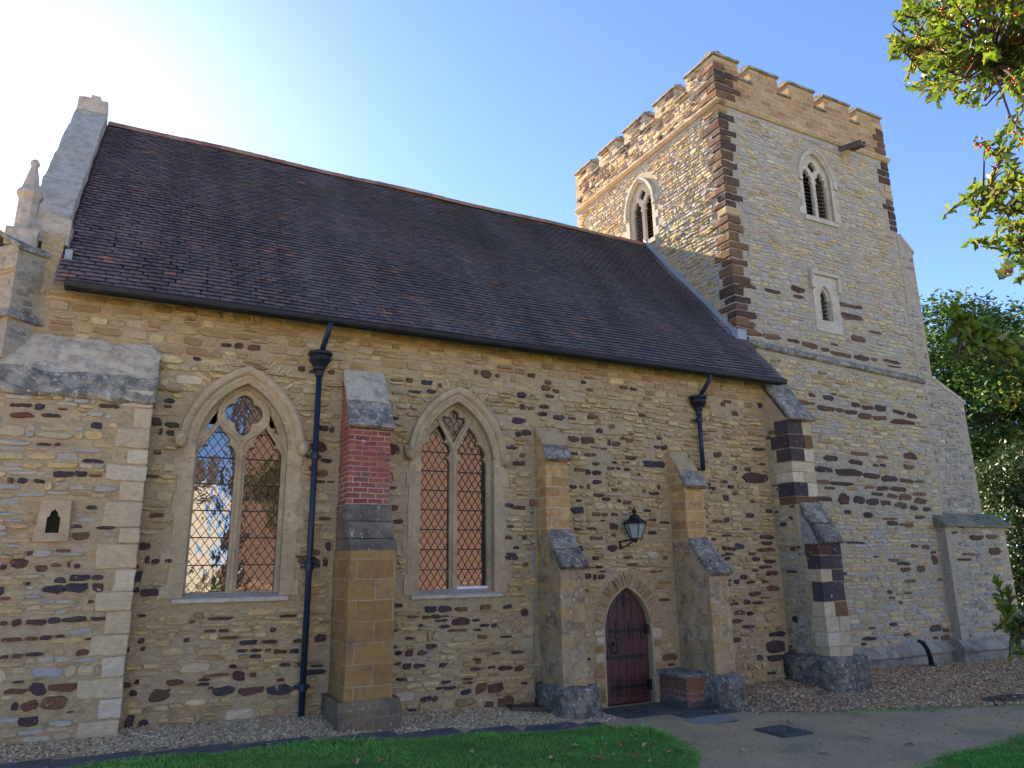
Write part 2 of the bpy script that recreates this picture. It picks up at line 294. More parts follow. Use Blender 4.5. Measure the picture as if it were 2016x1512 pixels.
# ------------------------------------------------------------------ mesh helpers
class MB:
    def __init__(s): s.v = []; s.f = []; s.mi = []
    def add(s, vs, fs, mi=0):
        o = len(s.v); s.v.extend([tuple(v) for v in vs]); s.f.extend([tuple(i+o for i in f) for f in fs]); s.mi.extend([mi]*len(fs)); return s
    def box(s, x0, x1, y0, y1, z0, z1, mi=0, jit=0):
        vs = [(x, y, z) for z in (z0, z1) for x, y in ((x0, y0), (x1, y0), (x1, y1), (x0, y1))]
        if jit: vs = [(a+rnd.uniform(-jit, jit), b+rnd.uniform(-jit, jit), c+rnd.uniform(-jit, jit)) for a, b, c in vs]
        return s.add(vs, [(3, 2, 1, 0), (4, 5, 6, 7), (0, 1, 5, 4), (1, 2, 6, 5), (2, 3, 7, 6), (3, 0, 4, 7)], mi)
    def prism_x(s, prof, x0, x1, mi=0):               # prof: (y,z) outline
        n = len(prof); a = sum(prof[i][0]*prof[(i+1) % n][1]-prof[(i+1) % n][0]*prof[i][1] for i in range(n))
        if a < 0: prof = prof[::-1]
        vs = [(x0, y, z) for y, z in prof]+[(x1, y, z) for y, z in prof]
        fs = [tuple(range(n))[::-1], tuple(range(n, 2*n))]+[(i, (i+1) % n, n+(i+1) % n, n+i) for i in range(n)]
        return s.add(vs, fs, mi)
    def prism_y(s, prof, y0, y1, mi=0):               # prof: (x,z) outline, y0 < y1
        n = len(prof); a = sum(prof[i][0]*prof[(i+1) % n][1]-prof[(i+1) % n][0]*prof[i][1] for i in range(n))
        if a < 0: prof = prof[::-1]
        vs = [(x, y0, z) for x, z in prof]+[(x, y1, z) for x, z in prof]
        fs = [tuple(range(n)), tuple(range(n, 2*n))[::-1]]+[((i+1) % n, i, n+i, n+(i+1) % n) for i in range(n)]
        return s.add(vs, fs, mi)
    def tube(s, pts, r, n=8, mi=0, cap=True):
        pts = [Vector(p) for p in pts]; rs = r if isinstance(r, (list, tuple)) else [r]*len(pts); vs = []; up = None
        for i, p in enumerate(pts):
            t = (pts[min(i+1, len(pts)-1)]-pts[max(i-1, 0)]).normalized()
            if up is None: up = t.orthogonal().normalized()
            up = (up-t*up.dot(t)); up = up.normalized() if up.length > 1e-6 else t.orthogonal().normalized()
            b = t.cross(up)
            for k in range(n):
                a = 2*math.pi*k/n; vs.append(p+(up*math.cos(a)+b*math.sin(a))*rs[i])
        fs = [(i*n+k, i*n+(k+1) % n, (i+1)*n+(k+1) % n, (i+1)*n+k) for i in range(len(pts)-1) for k in range(n)]
        if cap: fs += [tuple(range(n))[::-1], tuple(range((len(pts)-1)*n, len(pts)*n))]
        return s.add(vs, fs, mi)
    def lathe(s, prof, c, n=16, mi=0, rot=0):         # prof: (r,z)
        vs = [(c[0]+r*math.cos(rot+2*math.pi*k/n), c[1]+r*math.sin(rot+2*math.pi*k/n), c[2]+z) for r, z in prof for k in range(n)]
        fs = [(i*n+k, i*n+(k+1) % n, (i+1)*n+(k+1) % n, (i+1)*n+k) for i in range(len(prof)-1) for k in range(n)]
        fs += [tuple(range(n))[::-1], tuple(range((len(prof)-1)*n, len(prof)*n))]
        return s.add(vs, fs, mi)
    def loft(s, loops, mi=0, closed=False):
        n = len(loops[0]); vs = [p for l in loops for p in l]
        fs = [(i*n+k, i*n+(k+1) % n, (i+1)*n+(k+1) % n, (i+1)*n+k) for i in range(len(loops)-1) for k in range(n if closed else n-1)]
        return s.add(vs, fs, mi)
    def join(s, me, mi=0, f=lambda v: v):
        return s.add([f(v.co) for v in me.vertices], [tuple(p.vertices) for p in me.polygons], mi)
    def build(s, name, mats, parent=None, smooth=False, bevel=0, worn=None, **props):
        me = bpy.data.meshes.new(name); me.from_pydata(s.v, [], s.f)
        for k in (mats if isinstance(mats, (list, tuple)) else [mats]): me.materials.append(M[k])
        me.polygons.foreach_set('material_index', s.mi)
        if smooth: me.polygons.foreach_set('use_smooth', [True]*len(s.f))
        me.update()
        if worn: wear(me, *worn)
        o = bpy.data.objects.new(name, me); COL.objects.link(o)
        if parent: o.parent = parent; o.matrix_parent_inverse = parent.matrix_world.inverted()
        if bevel:
            b = o.modifiers.new('bevel', 'BEVEL'); b.width = bevel; b.segments = 2; b.limit_method = 'ANGLE'
        for k, v in props.items(): o[k] = v
        return o

def wear(me, cell, amp):
    """weathered block: fine mesh, arrises and faces worn out of true"""
    from mathutils import noise
    bm = bmesh.new(); bm.from_mesh(me)
    for _ in range(5):
        es = [e for e in bm.edges if e.calc_length() > cell*1.5]
        if not es: break
        bmesh.ops.subdivide_edges(bm, edges=es, cuts=1, use_grid_fill=True)
    bm.normal_update()
    for v in bm.verts:
        c = v.co; sharp = 1-abs(min((f.normal.dot(g.normal) for f in v.link_faces for g in v.link_faces), default=1))
        v.co = c+Vector(noise.noise_vector(c*3.1))*amp+Vector(noise.noise_vector(c*9.7))*amp*.7-v.normal*(amp*.9*max(0, noise.noise(c*6+Vector((9, 3, 1)))+.25) if sharp > .3 else 0)
    bm.to_mesh(me); bm.free()

def big_mesh(name, V, Fs, mats, mi=None, parent=None, smooth=False, **props):
    """V (n,3) array, Fs (m,k) array of equal-sized faces"""
    me = bpy.data.meshes.new(name); k = Fs.shape[1]
    me.vertices.add(len(V)); me.vertices.foreach_set('co', V.astype(np.float32).ravel())
    me.loops.add(Fs.size); me.loops.foreach_set('vertex_index', Fs.astype(np.int32).ravel())
    me.polygons.add(len(Fs)); me.polygons.foreach_set('loop_start', np.arange(0, Fs.size, k, dtype=np.int32))
    for q in mats: me.materials.append(M[q])
    if mi is not None: me.polygons.foreach_set('material_index', mi.astype(np.int32))
    if smooth: me.polygons.foreach_set('use_smooth', np.ones(len(Fs), bool))
    me.update(calc_edges=True); me.validate()
    o = bpy.data.objects.new(name, me); COL.objects.link(o)
    if parent: o.parent = parent; o.matrix_parent_inverse = parent.matrix_world.inverted()
    for a, v in props.items(): o[a] = v
    return o

def empty(name, loc, label, cat, **props):
    o = bpy.data.objects.new(name, None); o.location = loc; o.empty_display_size = .2; COL.objects.link(o)
    o.matrix_world = Matrix.Translation(loc)
    o['label'] = label; o['category'] = cat
    for k, v in props.items(): o[k] = v
    return o

def plate(outlines, depth, bevel=0):
    """2-D outlines (first solid, rest holes) -> slab mesh; local x,y = outline plane, z = +-depth/2"""
    cu = bpy.data.curves.new('outline', 'CURVE'); cu.dimensions = '2D'; cu.fill_mode = 'BOTH'
    cu.extrude = max(depth/2-bevel, .0005); cu.bevel_depth = bevel; cu.bevel_resolution = 1
    if bevel: cu.offset = -bevel
    for ol in outlines:
        sp = cu.splines.new('POLY'); sp.points.add(len(ol)-1); sp.use_cyclic_u = True
        for q, (a, b) in zip(sp.points, ol): q.co = (a, b, 0, 1)
    ob = bpy.data.objects.new('outline', cu); COL.objects.link(ob)
    dg = bpy.context.evaluated_depsgraph_get(); dg.update(); ev = ob.evaluated_get(dg)
    me = bpy.data.meshes.new_from_object(ev); bpy.data.objects.remove(ob); bpy.data.curves.remove(cu); return me
def plate_xz(mb, outlines, y0, y1, mi=0, bevel=0):
    me = plate(outlines, y1-y0, bevel); yc = (y0+y1)/2
    mb.join(me, mi, lambda v: (v.x, yc-v.z, v.y)); bpy.data.meshes.remove(me); return mb

def arch(cx, a, sp, r, bot, n=14, ins=0):
    """pointed arch outline as (x,z), from bottom left up and over to bottom right; ins > 0 shrinks it"""
    a2, r2 = a-ins, r-ins; hh = math.acos((r-a)/r2)
    L = [(cx-a2, bot)]+[(cx+(r-a)-r2*math.cos(hh*i/n), sp+r2*math.sin(hh*i/n)) for i in range(n+1)]
    return L+[(2*cx-x, z) for x, z in L[-2::-1]]
def in_arch(x, z, cx, a, sp, r, bot, grow=0):
    a2, r2 = a+grow, r+grow; u = abs(x-cx)
    if z < bot-grow or u > a2: return False
    if z <= sp: return True
    return (u+(r-a))**2+(z-sp)**2 < r2*r2

def stone(mb, fr, u, v, w, h, d, mi=0, n=11, rough=.15, sq=.6):
    """one rubble stone: broken outline, broken face"""
    o, U, V, N = fr; ring = []; ph = rnd.uniform(0, 6.28/n); tl = rnd.gauss(0, rough*.3); ct, st = math.cos(tl), math.sin(tl)
    sh = rnd.uniform(-.25, .25)*(rough > .07)
    for k in range(n):
        a = ph+2*math.pi*k/n+rnd.uniform(-.15, .15)*(rough > .07); c, s_ = math.cos(a), math.sin(a)
        pu = math.copysign(abs(c)**sq, c)*w/2*(1+rnd.uniform(-rough, rough*.6)); pv = math.copysign(abs(s_)**sq, s_)*h/2*(1+rnd.uniform(-rough*2.2, rough))
        pu += sh*pv; ring.append((pu*ct-pv*st*.6, pu*st*.5+pv*ct))
    e = min(w, h)*.07+.002; ku, kv = 1-2*e/w, 1-2*e/h; vs = []
    gu, gv = rnd.uniform(-.4, .4), rnd.uniform(-.5, .3)     # the face leans a little
    for pu, pv in ring: vs.append(o+U*(u+pu)+V*(v+pv)-N*.012)
    for pu, pv in ring: vs.append(o+U*(u+pu*ku)+V*(v+pv*kv)+N*d*max(.25, rnd.uniform(.6, 1.2)+gu*pu/w*2+gv*pv/h*2))
    for q in (.52,):
        for pu, pv in ring[::2]: vs.append(o+U*(u+pu*q)+V*(v+pv*q)+N*d*max(.3, rnd.uniform(.7, 1.45)+gu*pu/w+gv*pv/h))
    vs.append(o+U*u+V*v+N*d*rnd.uniform(.8, 1.3)); m_ = (n+1)//2; t = 2*n+m_
    fs = [(k, (k+1) % n, n+(k+1) % n, n+k) for k in range(n)]
    for j in range(m_):
        k0, k1 = 2*j, min(2*j+1, n-1); k2 = (2*j+2) % n if 2*j+2 < n else 0; a_, b_ = 2*n+j, 2*n+(j+1) % m_
        if k1 != k0: fs += [(n+k0, n+k1, a_), (n+k1, n+k2, b_, a_)]
        else: fs += [(n+k0, n+k2, b_, a_)]
        fs.append((a_, b_, t))
    mb.add(vs, fs, mi)
def fill(mb, fr, u0, u1, v0, v1, ok, hr, wr, pick, d=(.006, .02), gap=.010, keep=1, wob=.03, edge=0, rough=.15, sq=.6):
    v = v0; ph = rnd.uniform(0, 6)
    def put(uc, vc, w_, hh):
        if uc-w_/2 > u0-.01 and uc+w_/2 < u1+.01 and vc+hh/2 < v1+.02 and vc-hh/2 > v0-.02 and ok(uc, vc, w_, hh):
            stone(mb, fr, uc, vc, w_-gap, hh-gap*.8, rnd.uniform(*d), pick(uc, vc), rough=rough, sq=sq)
    while v < v1:
        h = rnd.uniform(*hr)*(1.55 if rnd.random() < .12 else 1); u = u0-rnd.uniform(0, wr[1])*(0 if edge else 1)
        while u < u1:
            w_ = rnd.uniform(*wr)*rnd.choice((.7, 1, 1, 1.25)); uc = u+w_/2; vc = v+h/2+wob*math.sin(uc*1.1+ph)+wob*.4*math.sin(uc*3.7+ph*2)+rnd.uniform(-.012, .012)
            if rnd.random() < keep:
                if h > .1 and rnd.random() < .3:       # two thin stones in one course
                    q = rnd.uniform(.4, .6); put(uc, vc-h*(1-q)/2, w_, h*q); k = rnd.uniform(.35, .65)
                    if rnd.random() < .5: put(uc, vc+h*q/2, w_*.95, h*(1-q))
                    else: put(u+w_*k/2, vc+h*q/2, w_*k, h*(1-q)); put(u+w_*(1+k)/2, vc+h*q/2, w_*(1-k), h*(1-q))
                else: put(uc+rnd.uniform(-.01, .01), vc, w_, h*rnd.uniform(.72, 1.05))
            u += w_
        v += h
FRONT = lambda y: (Vector((0, y, 0)), Vector((1, 0, 0)), Vector((0, 0, 1)), Vector((0, -1, 0)))
LEFTF = lambda x: (Vector((x, 0, 0)), Vector((0, -1, 0)), Vector((0, 0, 1)), Vector((-1, 0, 0)))   # u = -y
def rects_hit(rs, u, v, w_, h):
    for a, b, c, d in rs:
        if abs(u-a) < (w_+c)*.46 and abs(v-b) < (h+d)*.46: return True
    return False

# ------------------------------------------------------------------ ground form
def sm(t): t = min(1, max(0, t)); return t*t*(3-2*t)
def ground(x, y):
    zn = np.interp(x, [-3, 0, 2.3, 3.5, 5.4, 6.4, 6.9, 9, 9.9, 12, 14, 18, 25], [.46, .43, .37, .29, .18, .06, 0, 0, .13, .12, .05, .0, 0.])
    zo = np.interp(x, [-3, 2, 5, 7, 9, 20], [.40, .28, .12, .02, 0, -.02])
    t = sm(-y/1.7); z = zn*(1-t)+zo*t
    k = sm((-y-5.6)/5.2); return float(z*(1-k)+.68*k)

# ------------------------------------------------------------------ the setting: ground, lawns, gravel, paving
def axis(lo, hi, a, b, fine, coarse):
    L = list(np.arange(a, b+1e-6, fine)); x = a; st = fine
    while x > lo: st = min(st*1.5, coarse); x -= st; L.insert(0, x)
    x = b; st = fine
    while x < hi: st = min(st*1.5, coarse); x += st; L.append(x)
    return L
gx, gy = axis(-700, 700, -3, 21, .5, 120), axis(-700, 700, -11, 2, .4, 120)
V = np.array([(x, y, ground(x, y)) for y in gy for x in gx]); n = len(gx)
Fq = np.array([(j*n+i, j*n+i+1, (j+1)*n+i+1, (j+1)*n+i) for j in range(len(gy)-1) for i in range(n-1)])
big_mesh('path', V, Fq, ['path'], kind='structure', smooth=True)

def inside(poly, x, y):
    c = False; j = len(poly)-1
    for i in range(len(poly)):
        (a, b), (p, q) = poly[i], poly[j]
        if (b > y) != (q > y) and x < (p-a)*(y-b)/(q-b)+a: c = not c
        j = i
    return c
def sheet(poly, lift, step, wob=0):
    """patch of ground covering an outline"""
    xs = [p[0] for p in poly]; ys = [p[1] for p in poly]; x0, y0 = min(xs)-step, min(ys)-step
    nx, ny = int((max(xs)-x0)/step)+2, int((max(ys)-y0)/step)+2
    V = [(x0+i*step, y0+j*step, ground(x0+i*step, y0+j*step)+lift) for j in range(ny+1) for i in range(nx+1)]
    Fs = [(j*(nx+1)+i, j*(nx+1)+i+1, (j+1)*(nx+1)+i+1, (j+1)*(nx+1)+i) for j in range(ny) for i in range(nx)
          if inside(poly, x0+(i+.5)*step, y0+(j+.5)*step)]
    return np.array(V), np.array(Fs)
KY = -1.42                                   # south edge of the lawn, along the kerb
LAWN1 = [(-.45, KY+.06), (.55, KY-.02), (2.5, KY-.03), (4.4, KY-.06), (5.6, KY-.1), (6.45, -1.62), (6.62, -2.1), (6.55, -2.6), (6.35, -3.1), (5.85, -3.6), (5.2, -4.4), (4.6, -5.6), (4.0, -8), (-2.5, -9), (-2.2, -3.2), (-1.3, -2.2), (-.85, -1.7)]
LAWN2 = [(7.95, -4.85), (8.6, -4.72), (9.6, -4.62), (10.8, -4.58), (12.5, -4.5), (16, -4.3), (26, -3.6), (26, -12), (6.2, -12), (7.0, -6.4)]
V, Fs = sheet(LAWN1, .012, .1); big_mesh('lawn', V, Fs, ['lawn'], kind='structure', smooth=True)
V, Fs = sheet(LAWN2, .012, .2); big_mesh('lawn', V, Fs, ['lawn'], kind='structure', smooth=True)
FAR = [(-60, -12.4), (60, -12.4), (60, -70), (-60, -70)]; V, Fs = sheet(FAR, .012, 2)
BOUNCE = [(-70, -20.5), (70, -20.5), (70, -37), (-70, -37)]; Vd, Fd = sheet(BOUNCE, .05, 2); big_mesh('bounce_gravel', Vd, Fd, ['bounce_ground'], kind='structure')  # unseen pale ground, added to bounce warm light towards the shaded wall
big_mesh('lawn', V, Fs, ['lawn'], kind='structure')
FARR = [(21, -3), (70, -3), (70, 60), (21, 60)]; V, Fs = sheet(FARR, .012, 2); big_mesh('lawn', V, Fs, ['lawn'], kind='structure')

def blades(poly, n, hmin, hmax, name):
    xs = [p[0] for p in poly]; ys = [p[1] for p in poly]; P = []
    x0, x1, y0, y1 = min(xs), max(xs), max(min(ys), -6.2), max(ys)
    while len(P) < n:
        x, y = rnd.uniform(x0, x1), rnd.uniform(y0, y1)
        g_ = .03 if rnd.random() < .9 else .09; x += rnd.gauss(0, g_); y += rnd.gauss(0, g_)
        if inside(poly, x, y) and x < 17: P.append((x, y, ground(x, y)+.008))
    P = np.array(P); k = len(P); a = nrg.uniform(0, 6.28, k); h = nrg.uniform(hmin, hmax, k)*(.6+.8*nrg.random(k)); wd = nrg.uniform(.0022, .0045, k)
    cl = .7+.5*np.sin(P[:, 0]*2.1)*np.sin(P[:, 1]*2.7+P[:, 0]); h *= cl
    dx, dy = np.cos(a)*wd, np.sin(a)*wd; lx, ly = nrg.normal(0, .4, k)*h, nrg.normal(0, .4, k)*h
    z = np.zeros(k)
    A = P+np.stack([dx, dy, z], 1); B = P-np.stack([dx, dy, z], 1)
    Cc = P+np.stack([lx*.4-dx*.7, ly*.4-dy*.7, h*.6], 1); Dd = P+np.stack([lx, ly, h], 1)
    V = np.stack([A, B, Cc, Dd], 1).reshape(-1, 3); i = np.arange(k)*4
    big_mesh(name, V, np.stack([i, i+1, i+2, i+3], 1), ['grass'], kind='stuff', label='longer grass tufts along the edge of the lawn' if name == 'edge_grass' else 'short green mown grass on the lawn', category='grass')
blades([(a, max(b, -6)) for a, b in LAWN1], 150000, .02, .045, 'grass')
blades([(min(a, 17), max(b, -6)) for a, b in LAWN2], 70000, .02, .05, 'grass')
EDGE = [(6.3, -1.55), (6.6, -1.7), (6.74, -2.1), (6.67, -2.65), (6.47, -3.15), (5.97, -3.68), (5.3, -4.5), (4.7, -5.6), (4.5, -5.6), (5.1, -4.4), (5.75, -3.58), (6.22, -3.1), (6.42, -2.6), (6.5, -2.1), (6.4, -1.75)]
blades(EDGE, 5000, .03, .075, 'edge_grass')
blades([(7.9, -4.72), (9.6, -4.5), (12.5, -4.38), (16, -4.2), (16, -4.4), (12.5, -4.6), (9.6, -4.72), (8, -4.95)], 5000, .03, .07, 'edge_grass')
blades([(-.5, -1.34), (6.3, -1.46), (6.3, -1.56), (-.5, -1.45)], 6000, .03, .07, 'edge_grass')
blades([(8.9, -1.5), (9.6, -1.82), (11.7, -2.7), (15, -3.6), (15, -3.75), (11.6, -2.85), (9.5, -1.95)], 1500, .02, .05, 'edge_grass')

def pebbles(poly, n, smin, smax, mat, name, label, lift=0, heap=None):
    xs = [p[0] for p in poly]; ys = [p[1] for p in poly]; P = []
    while len(P) < n:
        x, y = rnd.uniform(min(xs), max(xs)), rnd.uniform(min(ys), max(ys))
        if inside(poly, x+rnd.gauss(0, .05), y+rnd.gauss(0, .05)): P.append((x, y, ground(x, y)+lift))
    P = np.array(P); k = len(P)
    base = np.array([(1, 0, 0), (.3, .95, 0), (-.8, .6, 0), (-.8, -.6, 0), (.3, -.95, 0), (.1, .1, 1), (0, 0, -.6)], float)
    T = np.array([(0, 1, 5), (1, 2, 5), (2, 3, 5), (3, 4, 5), (4, 0, 5)])
    s = nrg.uniform(smin, smax, k)[:, None, None]*np.stack([np.ones(k), nrg.uniform(.55, 1, k), nrg.uniform(.35, .8, k)], 1)[:, None, :]
    B = (base[None]+nrg.normal(0, .16, (k, 7, 3)))*s
    q = nrg.normal(0, 1, (k, 3)); q[:, 0:2] *= .35; ang = nrg.uniform(0, 6.28, k); c, sn = np.cos(ang)[:, None], np.sin(ang)[:, None]
    X, Y = B[..., 0]*c-B[..., 1]*sn, B[..., 0]*sn+B[..., 1]*c
    tl = nrg.normal(0, .35, k)[:, None]; Z = B[..., 2]+X*tl
    V = P[:, None, :]+np.stack([X, Y, Z], 2); V[..., 2] += nrg.uniform(-.004, .014, k)[:, None]
    i = np.arange(k)*7
    Fs = (i[:, None, None]+T[None]).reshape(-1, 3)
    big_mesh(name, V.reshape(-1, 3), Fs, [mat], kind='stuff', label=label, category='gravel')
GR1 = [(-3, .2), (6.75, .2), (6.9, -.55), (6.55, -1.0), (6.1, -1.12), (4.5, -1.06), (2.4, -1.04), (.6, -.98), (-3, -.9)]
GR2 = [(8.75, -.05), (8.75, -.9), (8.95, -1.35), (9.6, -1.75), (10.6, -2.15), (11.7, -2.6), (12.9, -3.1), (15, -3.5), (22, -4.0), (22, 1), (8.75, 1)]
V, Fs = sheet(GR1, .006, .1); big_mesh('gravel_bed', V, Fs, ['gravelbase'], kind='structure', smooth=True)
V, Fs = sheet(GR2, .006, .1); big_mesh('gravel_bed', V, Fs, ['gravelbase'], kind='structure', smooth=True)
pebbles([(a, min(b, .1)) for a, b in GR1], 26000, .012, .03, 'gravel', 'gravel', 'pale flint gravel strip along the foot of the nave wall')
pebbles([(min(a, 20.5), min(b, .7)) for a, b in GR2], 42000, .014, .034, 'gravel2', 'gravel', 'brown gravel with leaf litter at the foot of the tower')

def litter(poly, n, smin, smax, name, label):
    P = []; xs = [p[0] for p in poly]; ys = [p[1] for p in poly]
    while len(P) < n:
        x, y = rnd.uniform(min(xs), max(xs)), rnd.uniform(min(ys), max(ys))
        if inside(poly, x, y) and rnd.random() < .35+.65*(math.sin(x*2.3)*math.sin(y*3.1+x) > -.1): P.append((x, y, ground(x, y)+.022))
    P = np.array(P); k = len(P); a = nrg.uniform(0, 6.28, k); s_ = nrg.uniform(smin, smax, k)
    q = [(-1, 0), (-.2, .55), (1, 0), (-.1, -.5)]; V = np.zeros((k, 4, 3))
    for i, (u, v) in enumerate(q):
        V[:, i, 0] = P[:, 0]+s_*(u*np.cos(a)-v*np.sin(a)); V[:, i, 1] = P[:, 1]+s_*(u*np.sin(a)+v*np.cos(a)); V[:, i, 2] = P[:, 2]+nrg.uniform(-.006, .02, k)
    i = np.arange(k)*4; big_mesh(name, V.reshape(-1, 3), np.stack([i, i+1, i+2, i+3], 1), ['dryleaf'], kind='stuff', label=label, category='leaf litter')
litter([(8.9, .3), (9.0, -1.5), (11, -2.5), (14, -3.4), (20, -3.8), (20, .3)], 1500, .012, .03, 'leaf_litter', 'brown leaf litter strewn over the gravel by the tower')
litter([(6.3, -2.0), (8.7, -1.9), (12, -3.0), (20, -4), (20, -4.7), (8, -4.9), (7, -6.2), (4.9, -6.2), (6.1, -3.6), (6.6, -2.4)], 420, .008, .022, 'leaf_litter', 'sparse dead leaf bits scattered over the path')
litter([(-2, -.2), (5.7, -.2), (5.7, -1.0), (-2, -.9)], 160, .010, .022, 'leaf_litter', 'few dead leaf bits on the pale gravel strip')
pebbles([(6.2, -1.9), (8.7, -1.9), (12, -3.0), (20, -4), (20, -4.7), (8, -4.9), (7, -6.2), (4.8, -6.2), (6.0, -3.6), (6.7, -2.4)], 9000, .003, .009, 'gravel2', 'path_grit', 'loose grit scattered over the worn path', lift=.002)
kb = MB(); x = -1.6
for i in range(14):
    ln = rnd.uniform(.8, 1.05); y0 = -1.06-.012*x; z = ground(x+ln/2, y0-.15)+.035
    if x+ln > 6.35: ln = 6.3-x
    kb.box(x+.008, x+ln-.008, y0-.36, y0+rnd.uniform(-.015, .015), z-.15, z-.012+rnd.uniform(-.003, .003), jit=.004); x += ln
    if x > 6.2: break
kb.build('kerb', ['kerb'], kind='structure', bevel=.01)
pv = MB(); rows = [(-.02, -.46), (-.47, -.92), (-.93, -1.36), (-1.37, -1.85)]
for y1, y0 in rows:
    x = 6.75 if y0 > -.5 else (6.6 if y0 > -1.2 else 6.32)
    xe = 8.85 if y0 > -1.4 else 8.35
    while x < xe-.15:
        ln = min(rnd.uniform(.5, .95), xe-x)
        pv.box(x+.006, x+ln-.006, y0+.006, y1-.006, -.08, .012+rnd.uniform(-.004, .004), jit=.004); x += ln
for i in range(3): pv.box(-3.2+i*.75, -2.48+i*.75, -2.35+rnd.uniform(-.02, .02), -1.5-.02*i, .2, .315+.01*(2-i)+(.06 if i == 0 else .03), jit=.01)
pv.build('paving', ['flag'], kind='structure', bevel=.008)
MB().box(7.62, 8.42, -1.80, -1.37, .01, .022, jit=.004).build('paving', ['flag_pale'], kind='structure', bevel=.004)

# ------------------------------------------------------------------ the church
church = empty('church', (0, 0, 0), 'old rubble stone church with tiled nave roof and square battlemented tower', 'church')
W1 = dict(cx=1.235, a=.605, sp=3.93, r=1.08, bot=2.0)
W2 = dict(cx=4.53, a=.625, sp=3.93, r=1.10, bot=1.95)
DR = dict(cx=7.72, a=.485, sp=1.2, r=.762, bot=-.1)
def ar(d, ins=0, bot=None): return arch(d['cx'], d['a'], d['sp'], d['r'], d['bot'] if bot is None else bot, ins=ins)
# stones measured on the walls: plane, zoom origin and scale, list of (centre, size)
ZA = ((0, 650), 2.965); ZB = ((0, 1000), 2.52); ZC = ((560, 650), 2.52); ZD = ((600, 1250), 2.88); ZE = ((960, 720), 2.52); ZF = ((1440, 600), 1.99); ZT = ((1100, 60), 2.4386)
LIST = {}
LIST['left'] = [(ZA, '85,435,60,25 150,435,80,25 230,445,60,35 130,490,140,35 300,495,110,25 565,555,65,45 640,440,110,25 365,458,60,15 260,665,80,15 335,665,35,20 545,762,120,25 370,838,120,40 475,835,70,35 60,875,40,35 130,878,55,35 230,880,60,25 635,875,100,30 535,1035,65,28 450,1147,65,25 468,1200,95,50 110,1365,110,60 330,1372,60,25 400,1370,20,30 450,1375,35,35 525,1360,85,55 350,1462,65,40 465,1445,110,40 570,1445,70,35 20,1385,40,30 160,1480,30,20'),
 (ZB, '265,405,100,45 380,397,120,45 485,395,60,40 450,465,30,20 0,412,40,40 138,375,25,15 15,575,40,25 80,570,50,35 180,568,100,30 268,560,60,32 370,557,125,32 485,550,65,22 55,657,110,22 155,650,60,22 228,643,60,28 290,638,55,18 440,650,30,15 20,740,40,20 85,735,50,22 170,728,85,22 410,720,65,30 75,915,105,30 187,900,80,60 315,893,145,45 145,985,85,50 265,972,125,60 72,988,35,45 140,1060,95,50 90,865,60,12 347,1014,40,12 445,1075,85,45 540,1060,70,50 440,1110,60,15')]
